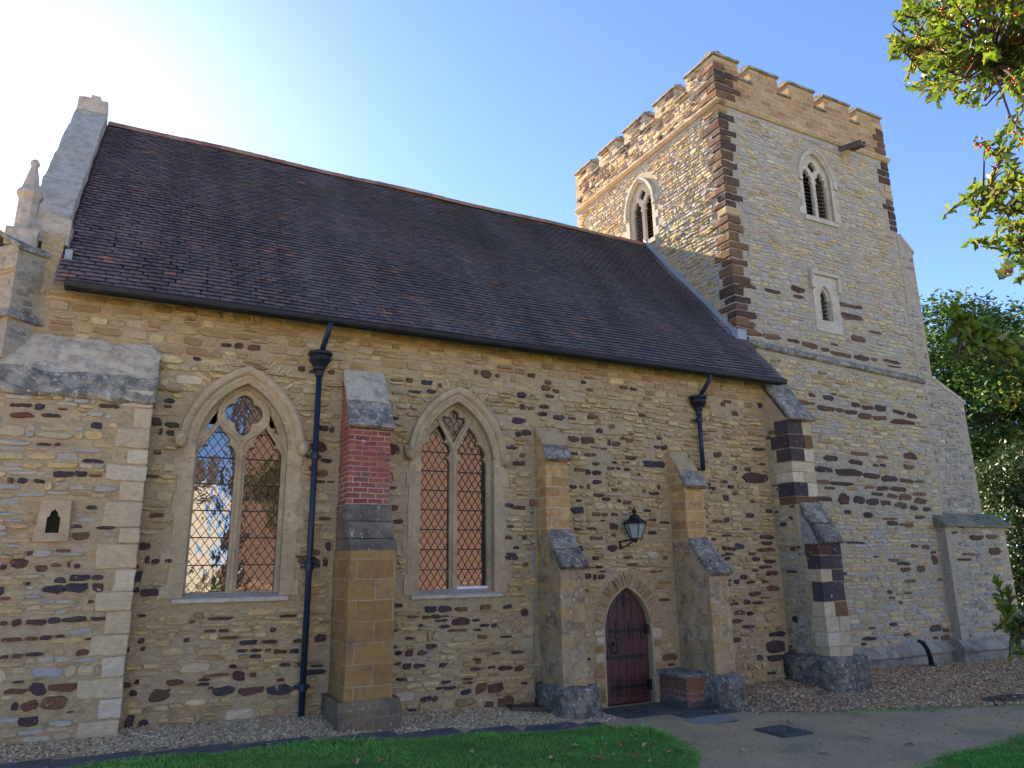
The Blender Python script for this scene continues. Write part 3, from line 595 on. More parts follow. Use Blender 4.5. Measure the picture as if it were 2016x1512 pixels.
LIST['nave'] = [(ZA, '990,412,60,30 980,443,45,20 915,533,65,50 1005,550,80,40 937,590,25,40 1000,597,60,30 850,627,35,35 920,713,45,30 1320,85,60,20 1395,90,50,40 1485,100,70,40 1150,165,45,25 1760,225,40,30 1825,240,40,30 1890,570,60,35 1937,578,35,35 1860,680,90,60 1905,760,60,25 1880,835,70,40 1870,882,50,18 1930,885,40,15 1915,1260,30,50 1845,1355,45,60 1900,1355,30,50 1770,1350,60,35 850,1260,60,35 860,1340,30,50 915,1350,50,25 980,1345,40,25'),
 (ZB, '675,290,30,20 685,340,42,55 675,408,35,25 720,190,50,40 770,265,35,25 835,262,40,22 630,705,28,35 700,660,35,30 710,698,22,25 705,535,40,18 620,880,60,28 680,865,25,25 868,870,80,30 790,935,95,70 660,920,40,28 1040,612,60,20 1110,610,50,18 1355,605,30,25 925,657,30,25 1235,670,85,28 1330,668,80,22 1475,660,40,22 1590,648,55,38 1200,710,50,20 1270,708,55,18 1328,708,28,25 1390,715,65,25 1462,712,45,25 1155,788,40,20 1185,835,60,55 1255,830,35,20 1415,780,50,20 1475,778,35,25 1390,855,35,18 1110,912,105,45 1245,912,120,45 1385,905,120,50 1045,895,30,15 710,1073,50,35 640,1070,45,80 1975,775,30,18 1980,485,25,15 1980,720,25,22'),
 (ZC, '85,190,35,30 235,208,35,25 620,245,35,25 705,258,55,25 650,302,65,15 950,208,25,25 1000,215,50,35 1055,225,22,18 1295,285,40,30 1310,260,25,20 1345,300,30,20 1315,325,40,18 1180,380,28,25 1290,377,45,22 1165,445,60,28 1220,385,35,20 1285,415,35,22 1360,430,55,25 1425,435,40,15 1160,515,30,25 1200,508,45,28 1180,620,30,22 1160,660,60,30 545,436,45,18 545,590,50,55 548,880,30,35 565,950,50,28 1115,870,45,22 1165,880,60,22 1110,1030,35,20 1150,1080,32,15 1125,1125,60,40 1195,1165,30,25 1190,1400,40,40 565,1368,40,22 725,1385,60,32 795,1385,65,35 875,1385,60,22 640,1425,60,12 700,1425,40,20 750,1422,50,20 797,1420,40,12 997,1375,55,25 1105,1372,40,22 875,1450,85,45 950,1440,35,14 795,1472,50,18 855,1492,90,18 955,1488,40,15'),
 (ZD, '85,20,60,40 595,20,45,16 720,65,65,32 665,105,60,30 592,105,48,40 530,105,40,25 1005,10,55,25 1140,12,60,14 650,177,65,28 580,177,50,35 1140,192,75,28 1215,192,50,32 1058,184,38,18 985,155,35,22 975,140,48,12 1205,100,75,20 1085,105,45,16 800,270,55,22 1000,305,60,55 1080,305,90,60 915,325,60,32 685,368,60,38 738,365,32,32 1140,385,95,70 1045,400,50,40 1245,275,40,15'),
 (ZE, '295,80,30,20 290,108,45,28 340,125,28,18 215,48,35,22 310,150,35,20 280,200,45,20 175,205,25,25 150,270,60,30 350,255,55,25 270,240,45,22 505,118,35,18 675,105,40,20 720,115,30,16 475,80,25,18 617,302,30,25 553,320,32,25 425,362,45,28 495,367,65,35 602,383,18,32 635,385,40,25 575,410,28,14 670,358,22,18 700,370,30,22 850,358,25,22 800,485,65,30 850,490,55,35 535,485,32,18 510,440,60,20 455,515,50,22 497,527,25,28 540,530,42,28 610,507,35,18 650,510,22,16 690,515,25,18 540,578,40,20 425,600,32,20 465,602,20,16 500,600,15,25 450,670,25,14 690,677,35,24 775,620,22,20 825,632,48,18 445,715,65,35 580,738,30,20 628,738,32,18 790,718,35,14 650,670,18,18 625,800,40,35 540,855,65,16 618,905,45,32 455,908,38,26 570,768,20,10 875,778,50,14 815,830,40,18 515,1002,28,12 552,1000,34,14 570,1020,30,10 490,1045,40,22 565,1047,32,30 530,1050,14,30 820,1022,32,12 855,1020,25,10 940,888,28,12 1040,1213,30,22 965,1265,20,22 905,1450,70,35 1020,1455,30,25 1140,440,40,30 1190,175,38,16 1350,195,22,26 1225,235,32,28 1165,190,20,24 1090,588,30,18 1105,605,18,14 1205,600,28,20 1175,575,30,18 1330,555,115,48 1360,487,35,14 1290,512,28,22 1225,507,25,26 1345,412,60,16 1180,655,26,32 1300,740,40,28 1185,765,28,30 1140,772,50,18 1385,850,65,22 1385,880,60,20 1380,912,90,18 1250,898,45,30 1120,860,22,14 1165,940,18,12 1395,972,60,18 1375,1000,60,14 1410,1030,55,25 1195,1025,35,18 1328,1017,30,14 1190,1085,30,22 1235,1072,25,25 1415,1105,55,28 1325,1133,55,25 1285,1172,30,25 1340,1178,55,16 1195,1065,28,12 1250,1228,55,25 1300,1230,30,20 1235,1270,55,22 1230,1362,45,25 1435,1335,75,28 1430,1395,90,65 1430,1450,80,35 1350,1450,30,28')]
LIST['tower'] = [(ZF, '315,352,25,15 380,362,40,25 400,348,25,8 275,378,55,16 315,385,20,12 370,402,65,22 425,410,30,18 468,418,45,18 487,390,35,18 533,400,45,20 583,403,45,28 520,432,52,25 580,440,55,18 655,418,45,16 705,432,35,22 672,455,95,20 500,580,65,18 590,595,45,12 700,590,50,28 390,600,55,22 485,615,50,20 565,628,22,14 595,628,25,12 695,633,40,18 355,643,70,22 455,655,100,30 550,670,62,24 620,680,58,26 685,688,50,18 735,692,40,12 350,692,65,18 430,698,85,18 385,717,40,12 540,715,40,12 592,718,45,18 655,722,60,20 735,740,50,16 570,740,45,14 630,748,40,18 680,752,45,25 360,760,65,20 440,760,45,40 500,765,45,35 553,772,48,28 605,775,38,25 665,785,45,25 740,768,45,22 715,795,30,20 765,800,28,16 455,812,25,18 535,822,38,22 620,838,60,10 735,832,35,12 632,857,45,20 695,862,30,22 485,932,70,10 715,945,25,14 760,950,30,18 675,1015,50,16 683,1037,38,20 742,1035,30,30 795,1000,22,35 790,970,20,14 700,1083,45,14 620,1125,20,18 690,1130,25,10 663,1167,14,16 815,1078,18,12 800,1270,45,26 840,1275,25,18 800,1305,18,16 838,1306,35,25 75,30,60,25 65,65,80,28 90,100,75,22 170,115,65,22 255,133,45,16 318,150,60,22 378,168,35,16 440,185,75,18 520,200,55,22 572,210,22,14 640,215,60,14 650,235,50,8 510,125,50,26 480,38,80,20 575,100,45,10 415,150,30,8'),
 (ZT, '920,1212,75,22 1040,1237,80,18 1160,1230,60,30 1165,1267,45,18 1400,1305,90,20 1455,1320,30,16 1420,1358,90,25')]
LIST['west'] = [(ZF, '872,893,25,8 828,912,40,18 960,912,50,20 1020,908,40,20 845,937,80,10 930,977,50,12 1030,965,40,28 912,998,50,10 845,1018,40,10 865,1145,65,8 920,1268,60,10')]
def measured(key, y):
    out = []
    for (o, s), txt in LIST[key]:
        for q in txt.split():
            u, v, a, b = map(float, q.split(',')); px, py = o[0]+u/s, o[1]+v/s
            x0, z0 = on_y(px-a/s/2, py, y); x1, _ = on_y(px+a/s/2, py, y); _, zt = on_y(px, py-b/s/2, y); _, zb = on_y(px, py+b/s/2, y)
            out.append(((x0+x1)/2, z0, x1-x0, zt-zb))
    return out
def irons(mb, fr, rs, y, mi, d=(.012, .034)):
    for a, b, c, e in rs: stone(mb, fr, a, b, c*1.12, e*1.14, rnd.uniform(*d), mi, n=rnd.choice((11, 13, 14)), rough=.17)

# nave wall, north face, with its window and door openings cut through
XL, XR = -1.5, 11.5
mb = MB()
plate_xz(mb, [[(XL, -.3), (XR, -.3), (XR, 6.02), (XL, 6.02)], ar(W1, -.02, 1.96), ar(W2, -.02, 1.91), ar(DR, -.02, -.25)], 0, .75)
mb.box(XL, -1.25, 0, .75, 6.02, 6.75)
rs = measured('nave', 0)
def b_hit(x, z, w_, h):
    for x0, x1, zt in ((-3, .02, 5.0), (2.6, 3.26, 5.2), (5.94, 6.42, 4.6), (8.7, 9.25, 4.4), (11.4, 13, 6)):
        if x+w_/2 > x0 and x-w_/2 < x1 and z < zt: return True
    return False
def nave_ok(u, v, w_, h):
    for d, g in ((W1, .20), (W2, .20), (DR, .27)):
        for a in (-.5, 0, .5):
            for b in (-.5, .5):
                if in_arch(u+a*w_, v+b*h, d['cx'], d['a'], d['sp'], d['r'], d['bot'], g): return False
    if v < 5.2 and b_hit(u, v, w_*.8, h): return False
    return not rects_hit(rs, u, v, w_, h) and v > ground(u, 0)-.1
def pick_n(u, v):
    r_ = rnd.random()
    if v > 5.2-.05*math.sin(u): return 3 if r_ < .8 else 1
    if v > 4.6: return 3 if r_ < .25 else (2 if r_ < .27 else 1)
    return 2 if r_ < .085 else (3 if r_ < .125 else (4 if r_ < .12 else 1))
fr = FRONT(0); PB = []
for a in range(34):                       # a few bigger pale blocks set in the rubble
    q = (rnd.uniform(0.2, 11), rnd.uniform(.35, 5), rnd.uniform(.25, .42), rnd.uniform(.12, .19))
    if nave_ok(*q) and not rects_hit(PB, *q): PB.append(q); stone(mb, fr, *q, .016, 4, n=13, rough=.08, sq=.45)
rs_iron = rs; rs = rs+PB
fill(mb, fr, XL, XR, .0, 5.24, nave_ok, (.06, .115), (.10, .32), pick_n, keep=.96, d=(.010, .050), gap=.007)
fill(mb, fr, XL, XR, 5.24, 6.0, nave_ok, (.12, .16), (.18, .36), pick_n, keep=1, wob=.01, d=(.008, .026), rough=.09, sq=.42, gap=.008)
irons(mb, fr, rs_iron, 0, 2)
nave = mb.build('nave_wall', ['mortar', 'rubble', 'iron', 'ochre', 'pale'], church)
# inner side and the rest of the nave's shell (east gable, south wall), seen from nowhere but closing the building
mb = MB(); RID_Y, RID_Z = 3.68, 10.62; EAV_Y, EAV_Z = -.4, 5.95; TAN_ = (RID_Z-EAV_Z)/(RID_Y-EAV_Y)
SE = 2*RID_Y-EAV_Y
mb.prism_x([(.75, -.3), (SE-.4, -.3), (SE-.4, 5.9), (RID_Y, RID_Z-.2), (.75, EAV_Z+(.75-EAV_Y)*TAN_-.2)], -1.75, -1.3)
mb.box(-1.3, 11.5, SE-.95, SE-.4, -.3, 6.0)
mb.build('gable_wall', ['rubble'], church)
MB().box(-1.3, 11.4, 1.6, 1.66, 0, 5.8).build('interior_screen', ['void'], church)

# left buttress, broad, with a sloped weathering
BX, BY = .03, -.34
mb = MB(); mb.box(-4.2, BX, BY, .0, -.3, 4.52)
rs = measured('left', BY)
NIC = (-.90, 2.90)
QU = []
z = .35; k = 0
while z < 4.4:
    h = rnd.uniform(.2, .34); ww = (.26 if k % 2 else .42)*rnd.uniform(.8, 1.15); QU.append((BX-ww/2+.0, z+h/2, ww, h)); z += h; k += 1
def left_ok(u, v, w_, h):
    if abs(u-NIC[0]) < .19+w_/2 and abs(v-NIC[1]) < .26+h/2: return False
    return not rects_hit(rs+QU, u, v, w_, h)
fr = FRONT(BY)
fill(mb, fr, -4.2, BX, .3, 4.5, left_ok, (.06, .115), (.10, .34), lambda u, v: 2 if rnd.random() < .03 else (5 if rnd.random() < .45 else 1), keep=.96, d=(.008, .032), gap=.006)
irons(mb, fr, [q for q in rs if not rects_hit(QU, *q)], BY, 2)
qb = MB()
for a, b, c, e in QU: qb.box(a-c/2+.006, BX+.012, BY-.018+rnd.uniform(-.006, .006), BY+.3, b-e/2+.006, b+e/2-.006, jit=.008)
# niche: a cusped slit in a pale slab
nm = [(NIC[0]-0.070, NIC[1]-0.133), (NIC[0]+0.070, NIC[1]-0.133), (NIC[0]+0.070, NIC[1]+0.044), (NIC[0]+0.041, NIC[1]+0.074), (NIC[0]+0.037, NIC[1]+0.111), (NIC[0], NIC[1]+0.148), (NIC[0]-0.037, NIC[1]+0.111), (NIC[0]-0.041, NIC[1]+0.074), (NIC[0]-0.070, NIC[1]+0.044)]
but_l = mb.build('buttress', ['mortar', 'rubble', 'iron', 'ochre', 'pale', 'rubble_grey'], church, label='broad left buttress with pale quoins and a slit niche')
qb.build('quoins', ['pale'], but_l, bevel=.012, worn=(.12, .014))
nb = MB(); plate_xz(nb, [[(NIC[0]-.19, NIC[1]-.24), (NIC[0]+.18, NIC[1]-.23), (NIC[0]+.165, NIC[1]+.25), (NIC[0]-.14, NIC[1]+.26)], nm], BY-.06, BY-.004, 0)
nb.build('niche_surround', ['pale2'], but_l)
MB().prism_y(nm, BY-.010, BY-.003).build('niche_shade', ['moss_shade'], but_l)  # flat plate: dark colour stands for the hollow's shade as well as moss
mb = MB()
yl, yb, zl, zb = BY-.07, .0, 4.47, 5.34
zm, ym = zl+(zb-zl)*.40, yl+(yb-yl)*.40
mb.prism_x([(yl, zl), (ym, zm), (yb+.06, zm), (yb+.06, zl-.02), (yl+.04, zl-.05)], -4.2, BX+.045)
mb.build('weathering_cap', ['lichen'], but_l, bevel=.02, worn=(.09, .035))
mb = MB(); mb.prism_x([(ym-.012, zm-.02), (yb-.02, zb-.02), (yb+.05, zb), (yb+.05, zm-.02)], -1.85, BX+.03); mb.build('weathering_cap', ['lichen_pale'], but_l, bevel=.02, worn=(.09, .04))
mb = MB(); mb.prism_x([(ym-.012, zm-.02), (yb-.02, zb-.02), (yb+.05, zb), (yb+.05, zm-.02)], -4.2, -1.86); mb.build('weathering_cap', ['lichen'], but_l, bevel=.02, worn=(.09, .04))

# corner turret with its pinnacle, above the left buttress: set diagonally on the corner
d1 = Vector((-.7071, -.7071, 0)); d2 = Vector((-.7071, .7071, 0)); o0 = Vector((-1.42, 0.0, 0))
mb = MB()
def dbox(a0, a1, b0, b1, z0, z1, ztop=None, mi=0):
    vs = [o0+d1*a+d2*b+Vector((0, 0, z)) for z in (z0, z1) for a, b in ((a0, b0), (a1, b0), (a1, b1), (a0, b1))]
    mb.add(vs, [(0, 1, 2, 3), (7, 6, 5, 4), (4, 5, 1, 0), (5, 6, 2, 1), (6, 7, 3, 2), (7, 4, 0, 3)], mi)
dbox(-.5, .39, 0, .95, 4.9, 6.42); 
tur_f = (o0+d1*.39, -d2, Vector((0, 0, 1)), d1); fill(mb, tur_f, -.95, 0, 5.0, 6.4, lambda *a: True, (.12, .2), (.2, .42), lambda u, v: rnd.choice((1, 1, 2, 3)), gap=.014)
tur_s = (o0, d1, Vector((0, 0, 1)), -d2); fill(mb, tur_s, -.1, .39, 5.0, 6.4, lambda *a: True, (.13, .24), (.2, .36), lambda u, v: 3, gap=.008, d=(.003, .012))
tur = mb.build('buttress', ['mortar_grey', 'rubble', 'ochre', 'rubble_lichen'], church, label='diagonal corner buttress under the pinnacle')
mb = MB()
A = [o0+d1*a+d2*b+Vector((0, 0, z)) for a, b, z in ((.43, -.04, 6.40), (.43, .5, 6.74), (.43, 1.0, 6.40), (-.5, -.04, 6.46), (-.5, .5, 6.80), (-.5, 1.0, 6.46))]
mb.add(A+[p-Vector((0, 0, .07)) for p in A], [(0, 1, 4, 3), (1, 2, 5, 4), (7, 6, 9, 10), (8, 7, 10, 11), (1, 0, 6, 7), (2, 1, 7, 8), (0, 3, 9, 6), (5, 2, 8, 11)])
mb.build('weathering_cap', ['lichen'], tur, bevel=.01); mb = MB()
A = [o0+d1*a+d2*b+Vector((0, 0, z)) for a, b, z in ((.5, -.06, 5.40), (.5, 1.0, 5.40), (.36, -.06, 5.58), (.36, 1.0, 5.58), (-.35, -.1, 5.30), (-.35, -.1, 5.45))]
mb.add([o0+d1*a+d2*b+Vector((0, 0, z)) for a, b, z in ((-.3, -.07, 5.42), (.47, -.07, 5.42), (.47, 1.0, 5.42), (-.3, 1.0, 5.42), (-.3, .0, 5.56), (.38, .0, 5.56), (.38, .95, 5.56), (-.3, .95, 5.56))],
       [(3, 2, 1, 0), (4, 5, 6, 7), (0, 1, 5, 4), (1, 2, 6, 5), (2, 3, 7, 6), (3, 0, 4, 7)])
mb.build('set_off', ['lichen'], tur, bevel=.01)
mb = MB(); mb.lathe([(.13, 0), (.125, .42), (.128, .5), (.155, .535), (.165, .57), (.15, .61), (.11, .66), (.045, .98), (.04, 1.0), (.06, 1.02), (.058, 1.06), (.03, 1.10)], (-1.72, .06, 6.68), 8, rot=.39)
mb.box(-1.90, -1.54, -.12, .24, 6.45, 6.70)
mb.build('pinnacle', ['coping'], church, bevel=.006)

# gable parapet coping
mb = MB(); PX0, PX1 = -1.78, -1.265; LIFT = .30
segs = [.42, 1.15, 1.95, 2.75, 3.68]
for i in range(4):
    a, b = segs[i], segs[i+1]; za, zb_ = EAV_Z+(a-EAV_Y)*TAN_+LIFT, EAV_Z+(b-EAV_Y)*TAN_+LIFT; j = rnd.uniform(-.012, .012)
    mb.prism_x([(a+.004, za+j), (b-.004, zb_+j), (b-.004, zb_-.42), (a+.004, za-.42 if i else za-.3)], PX0+j, PX1+j*.5, 0)
for i in range(4):
    a, b = 2*RID_Y-segs[i], 2*RID_Y-segs[i+1]; za, zb_ = EAV_Z+(segs[i]-EAV_Y)*TAN_+LIFT, EAV_Z+(segs[i+1]-EAV_Y)*TAN_+LIFT
    mb.prism_x([(a, za), (b, zb_), (b, zb_-.42), (a, za-.42)], PX0, PX1, 0)
mb.box(PX0+.01, PX1-.01, RID_Y-.2, RID_Y+.2, RID_Z+.1, RID_Z+LIFT+.08); mb.box(PX0+.2, PX1-.14, RID_Y-.12, RID_Y+.12, RID_Z+LIFT+.08, RID_Z+LIFT+.20)
mb.build('gable_coping', ['coping'], church, bevel=.012, worn=(.14, .018))
mb = MB(); mb.box(-1.78, -1.20, .02, .7, 6.6, 6.98); mb.build('kneeler', ['coping'], church, worn=(.1, .012)); mb = MB()
fr = FRONT(.02); fill(mb, fr, -1.5, -1.22, 5.9, 6.62, lambda *a: True, (.14, .2), (.16, .3), lambda u, v: rnd.choice((0, 1, 2)), gap=.012)
mb.build('verge_stones', ['coping', 'rubble_grey', 'pale'], church)
MB().box(-1.215, -1.13, -.06, .0, 6.34, 6.52).build('lead_flashing', ['lead'], church)

# ------------------------------------------------------------------ roof: every tile laid
SL = math.hypot(RID_Y-EAV_Y, RID_Z-EAV_Z); su = Vector((0, (RID_Y-EAV_Y)/SL, (RID_Z-EAV_Z)/SL)); nn = Vector((0, -su.z, su.y))
RX0, RX1 = -1.26, 11.62
V, Fq = [], []
gauge, tw = .102, .166; nrow = int(SL/gauge)
for r_ in range(nrow):
    xo = (r_ % 2)*tw/2; k = int((RX1-RX0)/tw)+1
    for c_ in range(-1, k):
        x0 = RX0+c_*tw+xo+rnd.uniform(-.012, .012); x1 = x0+tw-.004
        x0 = max(x0, RX0-.0); x1 = min(x1, RX1)
        if x1-x0 < .03: continue
        s0 = r_*gauge+rnd.gauss(0, .0018)+(rnd.uniform(-.02, -.008) if rnd.random() < .012 else 0)-.02; s1 = s0+.15
        ymid = EAV_Y+su.y*(s0+.05)
        if x0 > 11.5 and ymid > .6: continue
        if x1 > 11.5 and ymid > .6: x1 = 11.5
        if x0 < -1.13 and False: continue
        sag = .012*math.sin(x0*1.7+1)+.010*math.sin(s0*2.3+x0*.6)
        t0 = .050+rnd.gauss(0, .0018)+sag; t1 = .008+sag; ti = rnd.gauss(0, .0012)
        p = [(x0, s0, t0+ti), (x1, s0, t0-ti), (x1, s1, t1), (x0, s1, t1), (x0, s0, t0+ti-.015), (x1, s0, t0-ti-.015)]
        o_ = len(V)
        for a, s_, h in p:
            q = su*s_+nn*h; V.append((a, EAV_Y+q.y, EAV_Z+q.z))
        V += [V[o_+3], V[o_+2]]
        Fq += [(o_, o_+1, o_+2, o_+3), (o_+4, o_+5, o_+1, o_), (o_+4, o_, o_+3, o_+6), (o_+5, o_+7, o_+2, o_+1)]
V = np.array(V); Fq = np.array(Fq)
roof = big_mesh('nave_roof', V, Fq, ['tiles'], parent=church)
mb = MB(); th = .05       # boarding under the tiles, and the hidden south slope
mb.prism_x([(EAV_Y+.02, EAV_Z), (RID_Y, RID_Z-.01), (RID_Y, RID_Z-.12), (EAV_Y+.02, EAV_Z-.06)], RX0+.005, 11.49)
mb.prism_x([(SE, EAV_Z), (RID_Y, RID_Z+.02), (RID_Y, RID_Z-.12), (SE, EAV_Z-.06)], RX0+.005, 11.5)
mb.prism_x([(EAV_Y+.02, EAV_Z), (.55, EAV_Z+(.55-EAV_Y)*TAN_-.01), (.55, EAV_Z+(.55-EAV_Y)*TAN_-.12), (EAV_Y+.02, EAV_Z-.06)], 11.49, 11.61)
mb.box(RX0+.12, 11.6, -.02, .02, EAV_Z+.02, EAV_Z+.1)
mb.build('roof_boarding', ['slabdark'], roof)
mb = MB(); x = RX0+.02
while x < 11.45:
    ln = min(.33, 11.5-x); j = rnd.uniform(-.005, .005); zz = .012*math.sin(x*1.7)
    L = []
    for xx in (x+.001, x+ln-.001):
        L.append([(xx, RID_Y+.14*math.cos(t), RID_Z-.055+j+zz+.14*math.sin(t)) for t in [math.pi*q/8 for q in range(9)]])
    mb.loft(L); mb.loft([[(a, b, c-.0) for a, b, c in L[1]], [(a, RID_Y+(b-RID_Y)*.85, RID_Z-.055+(c-RID_Z+.055)*.85) for a, b, c in L[1]]]); x += ln
mb.build('ridge_tiles', ['ridge'], roof, smooth=False)
mb = MB()                  # lead flashing where the roof meets the tower
s = 0; y = .62
pts = [(y_, EAV_Z+(y_-EAV_Y)*TAN_+.05) for y_ in np.linspace(.60, RID_Y-.02, 7)]
for i in range(6):
    (a, za), (b, zb_) = pts[i], pts[i+1]
    mb.prism_x([(a, za), (b-.008, zb_), (b-.008, zb_+.16), (a, za+.17)], 11.44, 11.515); mb.prism_x([(a, za+.0), (b-.008, zb_), (b-.008, zb_-.03), (a, za-.03)], 11.30, 11.45)
mb.box(11.36, 11.62, .47, .66, pts[0][1]-.08, pts[0][1]+.16)
mb.build('lead_flashing', ['lead'], roof, bevel=.012)

# gutter and downpipes
mb = MB(); GY, GZ = EAV_Y-.05, EAV_Z-.01
prof = [(GY+.06, GZ+.01), (GY+.06, GZ-.085), (GY+.045, GZ-.12), (GY-.01, GZ-.13), (GY-.055, GZ-.105), (GY-.07, GZ-.06), (GY-.075, GZ-.02), (GY-.085, GZ-.005), (GY-.085, GZ+.012), (GY-.07, GZ+.012), (GY-.06, GZ-.05), (GY-.04, GZ-.09), (GY+.04, GZ-.09), (GY+.05, GZ+.01)]
prof = [(GY+.06+(a-GY-.06)*.78, GZ+(b-GZ)*.72) for a, b in prof]
mb.prism_x(prof, -1.13, 11.64)
for x in (-.95, .85, 2.02, 2.52, 4.35, 6.15, 7.95, 9.75, 10.62, 11.45):
    mb.prism_x([(a+(a-GY)*.07, b+(b-GZ+.045)*.1) for a, b in prof[:9]], x, x+.09)
mb.box(-1.13, 11.6, EAV_Y+.03, EAV_Y+.06, GZ-.10, GZ-.02)
gut = mb.build('gutter', ['gutter'], church, bevel=.006)
def downpipe(name, x, ztop, zhop, zbot, foot_y=-.12, zc=None, kick=None):
    mb = MB(); yp = -.12
    mb.tube([(x+.05, GY, GZ-.10), (x+.05, GY, GZ-.16), (x+.03, GY+.06, GZ-.26), (x, yp-.02, zhop+.02)], .042, 10)
    mb.tube([(x, yp, zhop-.2), (x, yp, zbot)], .042, 12)
    p = mb.build(name, ['pipe_blue'], church, smooth=True)
    h = MB(); h.lathe([(.06, -.30), (.065, -.22), (.085, -.2), (.09, -.16), (.12, -.12), (.165, -.06), (.17, -.04), (.15, -.03), (.15, .0), (.185, .03), (.19, .06), (.17, .075), (.12, .075)], (x, yp, zhop), 8, rot=.39)
    h.build('hopper_head', ['gutter'], p)
    for z in (zc or []):
        c = MB(); c.lathe([(.045, -.05), (.058, -.045), (.058, .045), (.045, .05)], (x, yp, z), 12); c.box(x-.1, x+.1, yp+.02, .012, z-.02, z+.02)
        c.build('pipe_collar', ['pipe_blue'], p)
    return p
downpipe('downpipe', 2.22, 5.85, 5.40, .33, zc=(3.9, 2.33, .75))
downpipe('downpipe', 9.55, 5.85, 5.40, 4.02, zc=(5.0,))

# ------------------------------------------------------------------ stepped buttresses of the nave wall
def slab(prof_lo, prof_hi, th, x0, x1):
    """thin stone slab lying on a slope from prof_hi (y,z) at the back to prof_lo at the front"""
    (ya, za), (yb, zb) = prof_lo, prof_hi; l = math.hypot(yb-ya, zb-za); ny, nz = -(zb-za)/l*th, (yb-ya)/l*th
    mb = MB(); return mb.prism_x([(ya, za), (yb, zb), (yb+ny*.9, zb+nz*.9), (ya+ny-.01, za+nz)], x0, x1)
def stepped(label, x0, x1, d_up, d_lo, z_top, z_lip, z_set0, z_set1, mat_up, mat_lo, z0=-.2, lo_dx=0, cap_hi='lichen_pale', set_off=True):
    mb = MB(); mb.prism_x([(.005, z_set1), (.005, z_top-.05), (-.02, z_top-.05), (-d_up, z_lip-.02), (-d_up, z_set1)], x0, x1)
    b = mb.build('buttress', [mat_up], church, bevel=.01, label=label, worn=(.11, .011))
    l = MB(); l.prism_x([(.004, z0), (.004, z_set0-.05), (-d_up+.03, z_set0-.05), (-d_lo, z_set1-.02), (-d_lo, z0)] if set_off else [(.004, z0), (.004, z_set1), (-d_lo, z_set1), (-d_lo, z0)], x0-lo_dx-.002, x1+lo_dx+.002); l.build('lower_shaft', [mat_lo], b, bevel=.012, worn=(.11, .014))
    f = lambda t, y0, y1, a, b_: (y0+(y1-y0)*t, a+(b_-a)*t)
    lip = (-d_up-.05, z_lip-.04); top = (-.0, z_top-.03); k = .42
    slab(lip, f(k, lip[0], top[0], lip[1], top[1]), .085, x0-.025, x1+.025).build('weathering_cap', ['lichen'], b, bevel=.014, worn=(.07, .014))
    slab(f(k+.01, lip[0], top[0], lip[1], top[1]), top, .07, x0-.012, x1+.012).build('weathering_cap', [cap_hi], b, bevel=.014, worn=(.08, .012))
    if set_off:
        lip = (-d_lo-.03, z_set1-.05); top = (-d_up+.05, z_set0); k = .48
        slab(lip, f(k, lip[0], top[0], lip[1], top[1]), .09, x0-.02, x1+.02).build('set_off', ['lichen_dark'], b, bevel=.014, worn=(.06, .02))
        slab(f(k+.02, lip[0], top[0], lip[1], top[1]), top, .07, x0-.01, x1+.01).build('set_off', ['lichen'], b, bevel=.014, worn=(.06, .018))
    return b
b2 = stepped('tall buttress with red brick upper stage beside the downpipe', 2.605, 3.23, .545, .88, 5.28, 4.30, 3.22, 2.55, 'brick', 'ochre_ashlar', lo_dx=.012, set_off=False)
mb = MB()
for i in range(3):                       # three overlapping dark slabs stepping out
    ya, za = -.56-.115*i, 3.18-.24*i
    mb.prism_x([(ya-.06, za-.235), (ya-.015, za), (-.1, za), (-.1, za-.245)], 2.60-.0*i, 3.26+.006*i)
mb.build('weathering_slabs', ['slabdark'], b2, bevel=.012, worn=(.08, .012))
def lumpy(name, x0, x1, d, z0, z1, parent, mat, bev=.10, amp=.025):
    bm = bmesh.new(); bmesh.ops.create_cube(bm, size=1)
    bmesh.ops.scale(bm, vec=(x1-x0, d, z1-z0), verts=bm.verts); bmesh.ops.translate(bm, vec=((x0+x1)/2, -d/2+.004, (z0+z1)/2), verts=bm.verts)
    bmesh.ops.bevel(bm, geom=[e for e in bm.edges if (e.verts[0].co.z > z1-.01 or e.verts[1].co.z > z1-.01 or abs(e.verts[0].co.z-e.verts[1].co.z) > .1) and min(v.co.y for v in e.verts) < -.1], offset=bev, segments=3, profile=.6, affect='EDGES')
    bmesh.ops.subdivide_edges(bm, edges=bm.edges[:], cuts=3, use_grid_fill=True)
    from mathutils import noise
    for v in bm.verts:
        if v.co.y < -.03: v.co += Vector(noise.noise_vector(v.co*4.5))*amp+Vector(noise.noise_vector(v.co*13))*amp*.4
    me = bpy.data.meshes.new(name); bm.to_mesh(me); bm.free(); me.materials.append(M[mat])
    me.polygons.foreach_set('use_smooth', [True]*len(me.polygons))
    o = bpy.data.objects.new(name, me); COL.objects.link(o); o.parent = parent; return o
mb = MB(); mb.prism_x([(0, -.2), (0, .64), (-.9, .64), (-.97, .54), (-.97, -.2)], 2.50, 3.345); mb.build('plinth', ['plinth'], b2, bevel=.02, worn=(.10, .016))
b3 = stepped('slim ochre buttress right of the second window', 5.955, 6.40, .35, .73, 4.62, 4.02, 2.85, 2.28, 'ochre_bright', 'ochre_ashlar_lichen', cap_hi='coping_ochre')
b4 = stepped('slim ochre buttress right of the door', 8.785, 9.22, .45, .92, 4.36, 3.66, 2.72, 2.14, 'ochre_bright', 'ochre_ashlar_lichen', cap_hi='coping_ochre')
lumpy('plinth', 5.86, 6.60, .86, -.1, .52, b3, 'lichen_dark', .12, .045)
lumpy('plinth', 8.68, 9.28, 1.12, -.1, .50, b4, 'lichen_dark', .15, .05)

